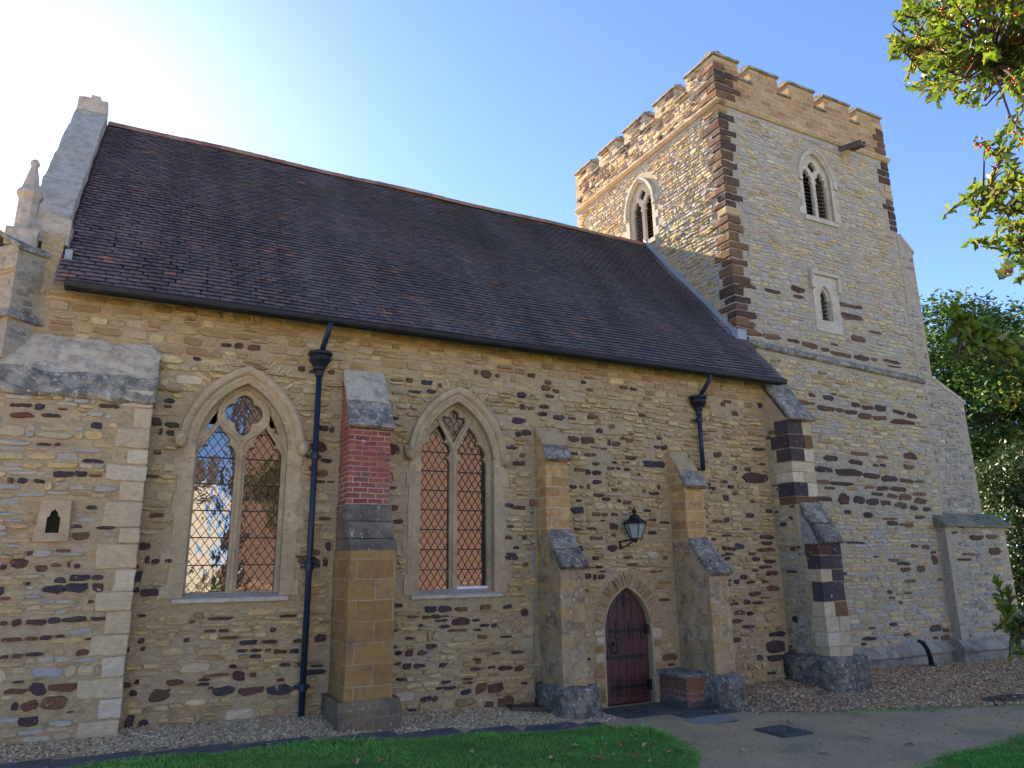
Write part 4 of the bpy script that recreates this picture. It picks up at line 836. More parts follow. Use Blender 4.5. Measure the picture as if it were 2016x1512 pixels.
# angle buttress at the nave's west end
mb = MB(); X0, X1 = 11.40, 12.0
mb.box(X0, X1, -.60, .7, 2.6, 5.12, 0); mb.box(X0+.06, X1+.04, -.95, .7, -.2, 2.64, 0)
def course(y, x0, x1, z, h, mi, dep):
    k = rnd.uniform(.42, .68); j = lambda: rnd.uniform(-.008, .008); xm = x0+(x1-x0)*k
    mb.box(x0-.016+j(), xm-.005, y-.016+j(), y+dep, z-h+.006, z-.006, mi, jit=.006)
    mb.box(xm+.005, x1+.012+j(), y-.016+j(), y+.25, z-h+.006, z-.006, mi if rnd.random() < .85 else (4 if mi == 2 else 2), jit=.006)
for z, h, mi in [(5.08, .30, 2), (4.78, .27, 2), (4.5, .26, 2), (4.23, .2, 4), (4.03, .2, 4), (3.82, .27, 2), (3.55, .16, 2)]:
    course(-.60, X0, X1, z, h, mi, rnd.uniform(.28, .55))
z = 2.64
for h, mi in ((.22, 2), (.26, 2), (.22, 4), (.36, 2), (.27, 4), (.27, 4), (.25, 4), (.22, 4), (.2, 4)):
    course(-.95, X0+.06, X1+.04, z, h, mi, rnd.uniform(.16, .36)); z -= h
LF = LEFTF(X0+.06)
fill(mb, LF, 0, .72, .5, 2.62, lambda *a: True, (.08, .15), (.12, .32), lambda u, v: 2 if rnd.random() < .2 else 5, d=(.008, .022))
fill(mb, LEFTF(X0), .0, .30, 3.4, 5.1, lambda *a: True, (.1, .18), (.12, .25), lambda u, v: rnd.choice((2, 1, 1, 5)))
fill(mb, LEFTF(X0), .0, .58, 2.66, 3.4, lambda *a: True, (.09, .15), (.12, .28), lambda u, v: rnd.choice((2, 1, 5, 5)))
bse = mb.build('buttress', ['mortar', 'rubble', 'iron', 'ochre', 'pale', 'rubble_lichen'], church, label='angle buttress banded in dark ironstone and pale blocks where nave meets tower')
MB().prism_x([(-.58, 5.06), (-.0, 5.86), (.6, 5.86), (.6, 5.06)], X0+.005, X1-.005).build('shoulder', ['pale2'], bse, worn=(.1, .012))
slab((-.68, 5.04), (-.0, 5.98), .075, X0-.03, X1+.05).build('weathering_cap', ['lichen'], bse, bevel=.015, worn=(.09, .016))
MB().prism_x([(-.93, 2.62), (-.58, 3.30), (-.5, 3.30), (-.5, 2.62)], X0+.05, X1+.03).build('shoulder', ['rubble_lichen'], bse, worn=(.1, .015))
slab((-1.0, 2.62), (-.80, 2.98), .09, X0+.10, X1+.08).build('set_off', ['lichen_dark'], bse, bevel=.015, worn=(.07, .02))
slab((-.79, 3.0), (-.56, 3.42), .08, X0+.08, X1+.06).build('set_off', ['lichen'], bse, bevel=.015, worn=(.07, .02))
lumpy('plinth', X0-.12, X1+.32, 1.16, -.1, .62, bse, 'lichen_dark', .14, .03)

# ------------------------------------------------------------------ nave windows
def loftring(mb, d, prof, mi=0, bot=None):
    """mouldings round an arch: prof = [(inset, y)]"""
    loops = [[(x, y, z) for x, z in ar(d, i, d['bot'] if bot is None else bot)] for i, y in prof]
    mb.loft(loops, mi)
def hood(mb, d, o, bot, mi=0):
    pr = [(-o+.03, .0), (-o+.02, -.035), (-o-.01, -.07), (-o-.055, -.085), (-o-.085, -.075), (-o-.10, .0)]
    loops = [[(x, y, z) for x, z in ar(d, i, bot)] for i, y in pr]
    mb.loft(loops, mi)
    for e in (0, -1): mb.add([l[e] for l in loops], [tuple(range(len(loops)))], mi)
def pane(parent, x0, x1, z0, z1, y, dx, dz, bars, tilt=0, topclip=None):
    o = MB().add([(x0, y-tilt*0, z0), (x1, y, z0), (x1, y+tilt, z1), (x0, y+tilt, z1)], [(0, 1, 2, 3)]).build('pane', ['glass'], parent)
    mb = MB(); W_, H_ = x1-x0, z1-z0; yb = y-.006; t = .0042
    def bar(a, b, yy, t):
        v = Vector((b[0]-a[0], 0, b[1]-a[1])); q = Vector((-v.z, 0, v.x)).normalized()*t
        A, B = Vector((a[0], yy, a[1])), Vector((b[0], yy, b[1])); mb.add([A-q, A+q, B+q, B-q, A-q+Vector((0, .005, 0)), A+q+Vector((0, .005, 0)), B+q+Vector((0, .005, 0)), B-q+Vector((0, .005, 0))],
                 [(0, 3, 2, 1), (4, 5, 6, 7), (0, 1, 5, 4), (1, 2, 6, 5), (2, 3, 7, 6), (3, 0, 4, 7)])
    k = dz/dx
    for s_ in (1, -1):
        c = -H_/k-dx
        while c < W_+H_/k+dx:
            # line x = c + s*t , z = k*t
            pts = []
            t0, t1 = 0, H_/k
            xs0, xs1 = c, c+s_*t1
            lo, hi = 0, t1
            if s_ > 0: lo, hi = max(0, -c), min(t1, W_-c)
            else: lo, hi = max(0, c-W_), min(t1, c)
            if hi-lo > .01: bar((x0+c+s_*lo, z0+k*lo), (x0+c+s_*hi, z0+k*hi), yb-(.003 if s_ > 0 else 0), t)
            c += dx
    for z in bars:
        if z0 < z < z1: bar((x0, z), (x1, z), yb-.008, .008)
    mb.build('leading', ['leadbar'], o); return o
def polar_union(cs, n=64):
    """outline of a union of discs that all contain the origin or touch it: (cx,cy,r)"""
    out = []
    for i in range(n):
        t = 2*math.pi*i/n; dx, dy = math.cos(t), math.sin(t); best = .02
        for a, b, r_ in cs:
            q = a*dx+b*dy; disc = q*q-(a*a+b*b-r_*r_)
            if disc > 0: best = max(best, q+math.sqrt(disc))
        out.append((best*dx, best*dy))
    return out
def head_face(mb, c, s, mi=0):
    """small carved stone head"""
    n, k = 14, 12
    def R_(th, ph):
        x, y, z = math.sin(th)*math.sin(ph), -math.sin(th)*math.cos(ph), math.cos(th)
        r = 1.0
        g = lambda a, b, sg: math.exp(-((x-a)**2+(z-b)**2)/sg) if y < 0 else 0
        r += .30*g(0, -.12, .03)+.10*g(0, .1, .02)-.22*g(.36, .12, .035)-.22*g(-.36, .12, .035)+.12*g(.36, .36, .05)+.12*g(-.36, .36, .05)-.14*g(0, -.52, .012)-.1*g(.15, -.5, .01)-.1*g(-.15, -.5, .01)+.12*g(0, -.8, .05)
        return Vector((x*.78, y*.85, z*1.1))*r*s
    vs = [Vector(c)+R_(math.pi*i/n+.0001, 2*math.pi*j/(k*2)) for i in range(n+1) for j in range(k*2)]
    q = k*2
    mb.add(vs, [(i*q+j, (i+1)*q+j, (i+1)*q+(j+1) % q, i*q+(j+1) % q) for i in range(n) for j in range(q)], mi)
    mb.box(c[0]-s*.85, c[0]+s*.85, c[1]+s*.1, .0, c[2]-s*.2, c[2]+s*1.15, mi)
def surround(mb, d, z_end, mi=0, grow=.19):
    """irregular long-and-short dressed jamb stones"""
    for sd in (-1, 1):
        z = d['bot']-.05; k = 0
        while z < z_end:
            h = rnd.uniform(.18, .36); h = min(h, z_end-z+.05); ww = (.13 if k % 2 else .26)*rnd.uniform(.8, 1.25)
            xa = d['cx']+sd*(d['a']+.01)
            mb.prism_y([(xa, z+.004), (xa+sd*ww*rnd.uniform(.95, 1.05), z+.004+rnd.uniform(0, .02)), (xa+sd*ww*rnd.uniform(.93, 1.05), z+h-.004), (xa, z+h-.004)], -rnd.uniform(.012, .02), .1, mi); z += h; k += 1
def nave_window(d, kind, label):
    cx, a, sp, bot = d['cx'], d['a'], d['sp'], d['bot']; Y = .17
    mb = MB(); surround(mb, d, sp+.02)
    loftring(mb, d, [(-.20, .01), (-.20, -.012), (-.10, -.014), (-.06, .01), (-.055, .05), (-.02, .09), (-.015, .13), (.012, Y-.01), (.02, Y+.15)], bot=bot)
    fr_ = mb.build('window', ['pale2'], church, label=label)
    mb = MB(); hood(mb, d, .16, 4.12); mb.build('hood_mould', ['pale2'], fr_)
    for sd in (-1, 1):
        mb = MB(); head_face(mb, (cx+sd*(a+.215), -.085, 4.04 if sd < 0 else 4.01), .098); mb.build('carved_head', ['pale2'], fr_, smooth=True)
    mb = MB(); mb.prism_x([(-.06, bot-.115), (-.05, bot-.06), (.22, bot+.015), (.22, bot-.12)], cx-a-.14, cx+a+.14); mb.build('sill', ['grey_dressed'], fr_, bevel=.01)
    # tracery
    mb = MB(); out = arch(cx, a+.03, sp, d['r']+.03, bot-.02); holes = []; mu = .055
    if kind == 1:
        for sd in (-1, 1):
            uc, w_ = sd*(a+mu-.02)/2+sd*.0, (a-mu-.05)/2
            rt = [(w_, bot-sp+.015), (w_, -.06), (w_*.97, .0), (w_*.86, .06), (w_*.7, .09), (w_*.52, .085), (w_*.47, .1), (w_*.60, .14), (w_*.62, .19), (w_*.5, .24), (w_*.28, .29), (w_*.1, .33), (0, .37)]
            holes.append([(cx+uc+x, sp+z) for x, z in rt]+[(cx+uc-x, sp+z) for x, z in rt[-2::-1]])
        q = polar_union([(.135, 0, .125), (-.135, 0, .125), (0, .14, .12), (0, -.13, .115)])
        q = [(x*1.0, z*(1+.35*max(0, -z)/.25)) for x, z in q]
        holes.append([(cx+x, sp+.585+z) for x, z in q])
        for sd in (-1, 1):
            holes.append([(cx+sd*x, sp+z) for x, z in ((.33, .63), (.43, .47), (.50, .30), (.45, .31), (.37, .42), (.335, .52))][::sd])
    else:
        for sd in (-1, 1):
            uc, w_ = sd*(a+mu-.02)/2, (a-mu-.05)/2; lean = -sd*.14
            rt = [(w_, bot-sp+.015), (w_, .02), (w_*.9, .07), (w_*.72, .105), (w_*.9, .13), (w_*.98, .20), (w_*.9, .28), (w_*.66, .335), (w_*.42, .345), (w_*.56, .40), (w_*.54, .47), (w_*.36, .55), (w_*.12, .61), (0, .63)]
            sh = lambda z: max(0, z-.1)*lean/.5*.55
            holes.append([(cx+uc+x+sh(z), sp+z) for x, z in rt]+[(cx+uc-x+sh(z), sp+z) for x, z in rt[-2::-1]])
        holes.append([(cx+x, sp+z) for x, z in ((0, .35), (.08, .5), (.17, .64), (.215, .72), (.19, .785), (.12, .78), (.085, .79), (.09, .85), (.0, .91), (-.09, .85), (-.085, .79), (-.12, .78), (-.19, .785), (-.215, .72), (-.17, .64), (-.08, .5))])
    plate_xz(mb, [out]+holes, Y, Y+.10, 0, bevel=.018)
    tr = lambda pts, r_: mb.tube([(cx+u, Y-.004, sp+z) for u, z in pts], r_, 8)
    def curve(pts, n=5):
        P = [Vector((a_, b_, 0)) for a_, b_ in pts]; o_ = []
        for i in range(len(P)-1):
            p0, p1, p2, p3 = P[max(i-1, 0)], P[i], P[i+1], P[min(i+2, len(P)-1)]
            for j in range(n):
                t = j/n; o_.append(.5*((2*p1)+(p2-p0)*t+(2*p0-5*p1+4*p2-p3)*t*t+(3*p1-p0-3*p2+p3)*t**3))
        o_.append(P[-1]); return [(v.x, v.y) for v in o_]
    tr([(0, bot-sp+.02), (0, .12)], .034)
    if kind == 1:
        for sd in (-1, 1):
            tr(curve([(0, .1), (sd*.07, .2), (sd*.22, .32), (sd*.315, .42), (sd*.335, .54), (sd*.29, .72), (sd*.15, .87), (0, .965)]), .028)
            tr(curve([(sd*.315, .42), (sd*.42, .26), (sd*.52, .12), (sd*.59, .0)]), .022); tr(curve([(sd*.0, .1), (sd*.04, .0), (sd*.05, -.05)]), .02)
            tr(curve([(sd*.335, .54), (sd*.35, .64)]), .02)
    else:
        for sd in (-1, 1): tr(curve([(0, .12), (sd*.03, .26), (sd*.15, .5), (sd*.30, .74)]), .032)
    mb.build('tracery', ['pale2'], fr_)
    bars = [bot+.37*i for i in range(1, 7)] if kind == 1 else [bot+.31*i for i in range(1, 8)]
    yp = Y+.07
    for sd in (-1, 1):
        x0, x1 = (cx-a+.0, cx-.02) if sd < 0 else (cx+.02, cx+a)
        pane(fr_, x0, x1, bot+.01, sp+(.40 if kind == 1 else .66), yp, .118, .165 if kind == 1 else .185, bars, tilt=.0 if sd < 0 else .004)
    pane(fr_, cx-.36, cx+.36, sp+(.28 if kind == 1 else .33), sp+.95, yp+.012, .118, .165, [])
    if kind == 2: MB().box(cx+.06, cx+a-.03, Y-.01, Y+.02, bot+.012, bot+.05).build('white_strip', ['white'], fr_)
    return fr_
nave_window(W1, 1, 'left two light window with quatrefoil tracery and carved heads')
nave_window(W2, 2, 'right two light window with Y tracery')
# relieving arch of thin stones over window openings is part of the wall: radial rubble over each hood
def radial(mb, d, o0_, o1_, t0, t1, nst, mi, dd=(.006, .018), y=0, jit=.3, sides=(-1, 1)):
    """thin stones standing on an arch"""
    for sd in sides:
        k = int(nst/2)
        for i in range(k):
            t = t0+(t1-t0)*(i+.5)/k; c = Vector((d['cx']-sd*(d['r']-d['a']), 0, d['sp'])); n_ = Vector((sd*math.cos(t), 0, math.sin(t)))
            ra, rb = d['r']+o0_, d['r']+o1_*rnd.uniform(1-jit, 1+jit*.3); w_ = (t1-t0)/k*(ra+rb)/2*.86*rnd.uniform(.8, 1.1)
            tang = Vector((-n_.z, 0, n_.x)); p = c+n_*(ra+rb)/2
            if (p.x-d['cx'])*sd < -.01: continue
            stone(mb, (p+Vector((0, y, 0)), tang, n_, Vector((0, -1, 0))) if tang.cross(n_).y < 0 else (p+Vector((0, y, 0)), -tang, n_, Vector((0, -1, 0))), 0, 0, w_, rb-ra, rnd.uniform(*dd), mi, n=8, rough=.08)
for d_, o_, t_, k_ in ((W1, .55, .55, 30), (W2, .48, .7, 22)):
    for sd_ in (-1, 1):
        mb = MB(); radial(mb, d_, .28, o_, t_, 1.12, k_, 0, sides=(sd_,)); mb.build('relieving_arch', ['rubble'], church)

# ------------------------------------------------------------------ door
mb = MB()
radial(mb, DR, .03, .27, .0, 1.3, 62, 0, (.008, .022), jit=.12)
for sd in (-1, 1):
    z = -.05
    while z < 1.2:
        h = rnd.uniform(.12, .26); ww = rnd.uniform(.14, .26); xa = DR['cx']+sd*(DR['a']+.02)
        stone(mb, FRONT(0), xa+sd*ww/2, z+h/2, ww-.008, h-.012, .015, 0 if rnd.random() < .6 else 1, n=12, rough=.05, sq=.4); z += h
loftring(mb, DR, [(-.045, .0), (-.03, -.012), (-.005, -.008), (.0, .02), (.004, .16)], 2, bot=-.1)
mb.build('door_arch', ['ochre', 'pale', 'pale2'], church)
mb = MB(); nb_ = 6; Yd = .11
oa = ar(DR, .004, .035)
def arch_top(x): 
    u = abs(x-DR['cx']); r2 = DR['r']-.006; return DR['sp']+math.sqrt(max(0, r2*r2-(u+DR['r']-DR['a'])**2))
for i in range(nb_):
    a0 = DR['cx']-DR['a']+.006+(2*DR['a']-.012)*i/nb_; a1 = DR['cx']-DR['a']+.006+(2*DR['a']-.012)*(i+1)/nb_
    xs = np.linspace(a0+.0025, a1-.0025, 6); top = [(float(x), arch_top(float(x))) for x in xs]
    mb.prism_y([(a0+.0025, .03)]+[(a1-.0025, .03)]+top[::-1], Yd, Yd+.05)
door = mb.build('door', ['door'], church, bevel=.006, label='dark plank door with black iron strap hinges')
mb = MB(); mb.box(DR['cx']-DR['a']+.008, DR['cx']+DR['a']-.008, Yd-.012, Yd+.02, .025, .13); mb.build('kick_board', ['door'], door, bevel=.006)
MB().prism_y(ar(DR, .002, -.1), Yd+.06, Yd+.09).build('door_back', ['void'], door)
def scroll(mb, x, z, up, s=.075):
    pts = []
    for i in range(15):
        t = i/14; a = -1.9+t*4.3; r_ = s*(1-.35*t); pts.append((x-.02-r_*math.cos(a)*.85+s*.3, Yd-.012, z+up*(s*.95+r_*math.sin(a)*1.0)))
    mb.tube(pts, [.009-.003*i/14 for i in range(15)], 6)
def hinge(z, x0, x1, sc):
    mb = MB(); mb.box(x0, x1, Yd-.016, Yd+.002, z-.026, z+.026); mb.prism_y([(x0-.05, z), (x0, z-.04), (x0+.02, z), (x0, z+.04)], Yd-.015, Yd)
    k = int((x1-x0)/.05)
    for i in range(k): mb.lathe([(.012, 0), (.009, .008)], (0, 0, 0), 6) if False else mb.box(x0+.02+i*.05, x0+.036+i*.05, Yd-.022, Yd-.014, z-.034 if i % 2 else z-.01, z+.01 if i % 2 else z+.034)
    if sc:
        for x in (x0+.14, x0+.42, x0+.68):
            for up in (1, -1): scroll(mb, x, z+up*.02, up)
        mb.box(x1-.03, x1+.07, Yd-.05, Yd+.0, z-.08, z+.09)
    mb.build('strap_hinge', ['ironwork'], door)
hinge(1.19, 7.42, 8.16, True); hinge(.76, 7.34, 8.12, False); hinge(.28, 7.42, 8.16, True)
mb = MB(); mb.tube([(7.48+.055*math.cos(t), Yd-.025, .905+.075*math.sin(t)) for t in np.linspace(0, 2*math.pi, 17)], .011, 6); mb.box(7.44, 7.52, Yd-.02, Yd, .95, 1.01); mb.lathe([(.04, -.03), (.03, .03)], (7.48, Yd-.015, .985), 8)
mb.box(7.36, 7.40, Yd-.012, Yd, .93, .99)
mb.build('ring_handle', ['ironwork'], door)
mb = MB(); cxr, czr = 7.725, 1.69
mb.box(cxr-.012, cxr+.012, Yd-.012, Yd+.001, czr-.13, czr+.13); mb.box(cxr-.12, cxr+.12, Yd-.0125, Yd+.001, czr+.0, czr+.024)
for sx, sz in ((1, 0), (-1, 0), (0, 1), (0, -1)):
    px_, pz_ = cxr+sx*.12, czr+.012+sz*.125
    mb.prism_y([(px_-.03, pz_), (px_, pz_-.03), (px_+.03, pz_), (px_, pz_+.03)], Yd-.013, Yd)
for sx in (-1, 1):
    for sz in (-1, 1): mb.tube([(cxr, Yd-.008, czr+.012), (cxr+sx*.06, Yd-.008, czr+.012+sz*.06)], .009, 6)
mb.build('iron_cross', ['ironwork'], door)
# conduit beside the slim buttress
mb = MB(); mb.tube([(5.86, -.02, 3.28), (5.86, -.02, 2.2), (5.855, -.022, .3)], .011, 8); c_ = mb.build('conduit', ['lead'], church, smooth=True)
MB().box(5.825, 5.895, -.07, -.0, 3.27, 3.38).build('junction_box', ['redbox'], c_, bevel=.006)

# ------------------------------------------------------------------ tower
TX0, TX1, TY0, TY1 = 11.5, 17.66, .60, 6.98
TZ = 13.05
BEL = dict(cx=0, a=.50, sp=11.78, r=.83, bot=10.74)
BFX, BLY = 14.68, 3.78
SLIT = dict(cx=14.47, a=.19, sp=8.55, r=.34, bot=7.95)
mb = MB()
plate_xz(mb, [[(TX0, -.3), (TX1, -.3), (TX1, TZ), (TX0, TZ)], [(BFX+x, z) for x, z in ar(BEL, -.01)], ar(SLIT, -.01)], TY0, TY0+.7)
lm = plate([[(-TY1, -.3), (-(TY0+.7), -.3), (-(TY0+.7), TZ), (-TY1, TZ)], [(-BLY+x, z) for x, z in ar(BEL, -.01)]], .7)
mb.join(lm, 0, lambda v: (TX0+.35-v.z, -v.x, v.y)); bpy.data.meshes.remove(lm)
mb.box(TX0+.7, TX1, TY1-.7, TY1, -.3, TZ); mb.box(TX1-.7, TX1, TY0+.7, TY1-.7, -.3, TZ)
mb.box(TX0+.7, TX1-.7, TY0+.7, TY1-.7, 12.9, 13.0)
LS0, LS1 = 7.02, 6.78                        # lower string course dips to the west
mb.prism_y([(12.0, -.3), (TX1-.01, -.3), (TX1-.01, LS1), (11.9, LS0-.02)], TY0-.09, TY0+.05)
rs = measured('tower', TY0-.09)
qrows = []; z = 7.05
while z < 13.0:
    h = rnd.uniform(.17, .27); k = len(qrows) % 2
    qrows.append((z, h, rnd.uniform(.42, .58) if k else rnd.uniform(.26, .38), rnd.uniform(.26, .36) if k else rnd.uniform(.42, .6))); z += h
def tow_ok(u, v, w_, h):
    if v > 10.4 and abs(u-BFX) < .72+w_/2 and v < 12.0: return False
    if v > 11.7:
        for a in (-.5, .5):
            if in_arch(u+a*w_, v, BFX, BEL['a'], BEL['sp'], BEL['r'], 10.5, .3): return False
    if abs(u-14.5) < .47+w_/2 and 7.6 < v < 9.25: return False
    ls = LS0+(LS1-LS0)*(u-11.8)/5.8
    if abs(v-ls) < .14+h/2: return False
    if v < .5: return False
    if v > 7 and u-w_/2 < TX0+.36: return False
    if v > 10.8 and u+w_/2 > TX1-.42: return False
    return not rects_hit(rs, u, v, w_, h)
def pick_t(u, v):
    r_ = rnd.random()
    if v > 7: return 1 if r_ < .70 else (2 if r_ < .93 else 4)
    if v > 3.2: return 1 if r_ < .22 else (2 if r_ < .82 else (3 if r_ < .92 else 4))
    return 1 if r_ < .35 else (2 if r_ < .88 else (5 if r_ < .93 else 4))
fill(mb, FRONT(TY0), TX0, TX1, 7.05, 13.0, tow_ok, (.06, .115), (.12, .36), pick_t, d=(.005, .022), wob=.02, gap=.006)
fill(mb, FRONT(TY0-.09), 11.9, TX1, .4, 6.95, tow_ok, (.07, .13), (.14, .42), pick_t, d=(.006, .025), wob=.02, gap=.007)
up_ = [q for q in rs if q[1] > LS0-.2]; irons(mb, FRONT(TY0), up_, 0, 5, (.010, .024)); irons(mb, FRONT(TY0-.09), [q for q in rs if q[1] <= LS0-.2], 0, 5, (.010, .024))
def tl_ok(u, v, w_, h):
    y = -u
    if abs(y-BLY) < .72+w_/2 and 10.4 < v < 12.0: return False
    if v > 11.7 and (in_arch(u-w_/2, v, -BLY, BEL['a'], BEL['sp'], BEL['r'], 10.5, .3) or in_arch(u+w_/2, v, -BLY, BEL['a'], BEL['sp'], BEL['r'], 10.5, .3)): return False
    if y-w_/2 < TY0+.34: return False
    return v > EAV_Z+(min(y, 2*RID_Y-y)-EAV_Y)*TAN_
fill(mb, LEFTF(TX0), -TY1, -TY0, 7.0, 13.0, tl_ok, (.07, .13), (.10, .32), lambda u, v: 2 if rnd.random() < .55 else (3 if rnd.random() < .25 else 1), d=(.008, .03), wob=.02, gap=.007)
tower = mb.build('tower', ['mortar_grey', 'rubble_grey', 'rubble', 'ochre', 'pale', 'iron_brown'], church, label='square tower of grey rubble with dark brown corner stones')
mb = MB()
for z, h, a, b in qrows:
    mi = 1 if abs(z-10.1) < .12 or abs(z-12.85) < .15 else 0; j = lambda: rnd.uniform(-.012, .012)
    mb.box(TX0-.032+j(), TX0+a, TY0-.030+j(), TY0+b, z+.012, z+h-.014, mi, jit=.008)
mb.build('quoins', ['iron_brown', 'ochre'], tower, bevel=.02, worn=(.13, .014))
mb = MB(); z = 10.95
while z < 13.0:
    h = rnd.uniform(.17, .26); a = rnd.choice((.26, .44))
    mb.box(TX1-a, TX1+.03, TY0-.028, TY0+.3, z+.012, z+h-.014, 1 if abs(z-12) < .12 else 0, jit=.01); z += h
mb.build('quoins', ['iron_brown', 'ochre'], tower, bevel=.02, worn=(.13, .014))
# string courses
mb = MB()
pr = lambda y: [(y+.06, TZ+.0), (y-.03, TZ+.02), (y-.085, TZ+.08), (y-.09, TZ+.12), (y-.04, TZ+.17), (y+.06, TZ+.20)]
mb.prism_x(pr(TY0), TX0-.0, TX1+.09)
L = pr(0); L0 = [(TX0+a, TY0+a*1.0, z) for a, z in L]; L1 = [(TX0+a, TY1, z) for a, z in L]
mb.loft([L0, L1], closed=True); mb.box(TX1-.05, TX1+.09, TY0+.05, TY1, TZ, TZ+.2); mb.box(TX0, TX1, TY1-.05, TY1+.09, TZ, TZ+.2)
mb.add([(TX0+a, TY0+a, z) for a, z in L]+[(TX0+.2, TY0+a, z) for a, z in L], [(i, (i+1) % 6, 6+(i+1) % 6, 6+i) for i in range(6)])
mb.build('string_course', ['pale2'], tower, bevel=.008)
mb = MB(); A = []
for x, z in ((11.72, LS0+.02), (TX1+.02, LS1)):
    A += [(x, TY0+.02, z+.13), (x, TY0-.12, z+.03), (x, TY0-.17, z-.02), (x, TY0-.165, z-.08), (x, TY0-.11, z-.11), (x, TY0+.02, z-.11)]
mb.add(A, [(i, (i+1) % 6, 6+(i+1) % 6, 6+i) for i in range(6)][::1]+[(5, 4, 3, 2, 1, 0), (6, 7, 8, 9, 10, 11)])
mb.build('string_course', ['lichen'], tower, bevel=.008)
# parapet with battlements
PZ0, CREN, MER = TZ+.20, 14.05, 14.46
mf = [(TX0, 12.29), (12.675, 13.645), (14.03, 14.98), (15.35, 16.36), (16.67, TX1)]
ml = [(TY0, 1.63), (2.04, 2.93), (3.35, 4.34), (4.71, 5.65), (6.06, TY1)]
def battl(iv, z0=PZ0):
    pts = [(iv[0][0], z0)]
    for a, b in iv: pts += [(a, CREN), (a, MER), (b, MER), (b, CREN)] if a != iv[0][0] else [(a, MER), (b, MER), (b, CREN)]
    pts = pts[:-1]+[(iv[-1][1], z0)]
    return pts
mb = MB(); TH = .38
plate_xz(mb, [battl(mf)], TY0, TY0+TH, 0); plate_xz(mb, [battl(mf)], TY1-TH, TY1, 0)
for xx in (TX0, TX1-TH):
    me = plate([[(-y, z) for y, z in battl([(TY0+TH, ml[0][1])]+ml[1:-1]+[(ml[-1][0], TY1-TH)])][::-1]], TH)
    mb.join(me, 1 if xx == TX0 else 0, lambda v: (xx+TH/2-v.z, -v.x, v.y)); bpy.data.meshes.remove(me)
def par_ok(u, v, w_, h):
    y = -u
    if y-w_/2 < TY0+.4: return False
    return v < CREN-.03 or any(a+w_/2 < y < b-w_/2 for a, b in ml)
fill(mb, LEFTF(TX0), -TY1, -TY0, PZ0+.03, MER-.02, par_ok, (.1, .17), (.18, .42), lambda u, v: 4 if rnd.random() < .36 else (2 if rnd.random() < .6 else 3), d=(.008, .022), wob=.01)
par = mb.build('parapet', ['parapet', 'mortar_grey', 'ochre', 'rubble', 'iron_brown'], tower)
mb = MB(); mbr = MB(); z = PZ0+.02
for i in range(5):
    h = .2; a, b = ((.55, .32) if i % 2 else (.34, .6))
    mb.box(TX0-.03, TX0+a, TY0-.028, TY0+b, z+.01, z+h-.012, 0, jit=.01); mbr.box(TX1-(.26 if i % 2 else .42), TX1+.028, TY0-.026, TY0+.3, z+.01, z+h-.012, 0 if i < 4 else 1, jit=.01)
    if i < 4 and rnd.random() < .9: mb.box(TX0+a+.01, TX0+a+rnd.uniform(.2, .3), TY0-.022, TY0+.1, z+.01, z+h-.014, 0, jit=.01)
    z += h
mb.box(TX0-.022, TX0+.6, TY0-.02, TY0+.4, z+.01, MER-.06, 2); mb.box(TX0-.022, TX0+.3, TY0+.41, TY0+.98, z+.01, MER-.05, 2)
mb.build('quoins', ['iron_brown', 'ochre', 'pale2'], tower, bevel=.02, worn=(.13, .012)); mbr.build('quoins', ['iron_brown', 'ochre'], tower, bevel=.02, worn=(.13, .012))
def cop(mb, x0, x1, y0, y1, z, ax, rise=.15):
    o = .06
    if ax == 'x':
        ym = (y0+y1)/2; mb.prism_x([(y0-o, z-.03), (y0-o, z+.03), (ym, z+rise), (y1+o, z+.03), (y1+o, z-.03)], x0-o*.6, x1+o*.6)
    else:
        xm = (x0+x1)/2; mb.prism_y([(x0-o, z-.03), (x0-o, z+.03), (xm, z+rise), (x1+o, z+.03), (x1+o, z-.03)], y0-o*.6, y1+o*.6)
def copset(y0f, x0l, name):
    for i, (a, b) in enumerate(mf):
        mb = MB(); cop(mb, a, b, y0f, y0f+TH, MER, 'x'); mb.build('merlon_coping', ['lichen'], tower, bevel=.012)
        if i < 4: mb = MB(); cop(mb, b-.0, mf[i+1][0]+.0, y0f, y0f+TH, CREN-.05, 'x', .07); mb.build('crenel_coping', ['lichen'], tower, bevel=.012)
copset(TY0, 0, '')
for i, (a, b) in enumerate(ml):
    mb = MB(); cop(mb, TX0, TX0+TH, a+(TH*.0 if i else .03), b, MER+(.003 if i == 0 else 0), 'y'); mb.build('merlon_coping', ['lichen'], tower, bevel=.012)
    if i < 4: mb = MB(); cop(mb, TX0, TX0+TH, b, ml[i+1][0], CREN-.05, 'y', .07); mb.build('crenel_coping', ['lichen'], tower, bevel=.012)
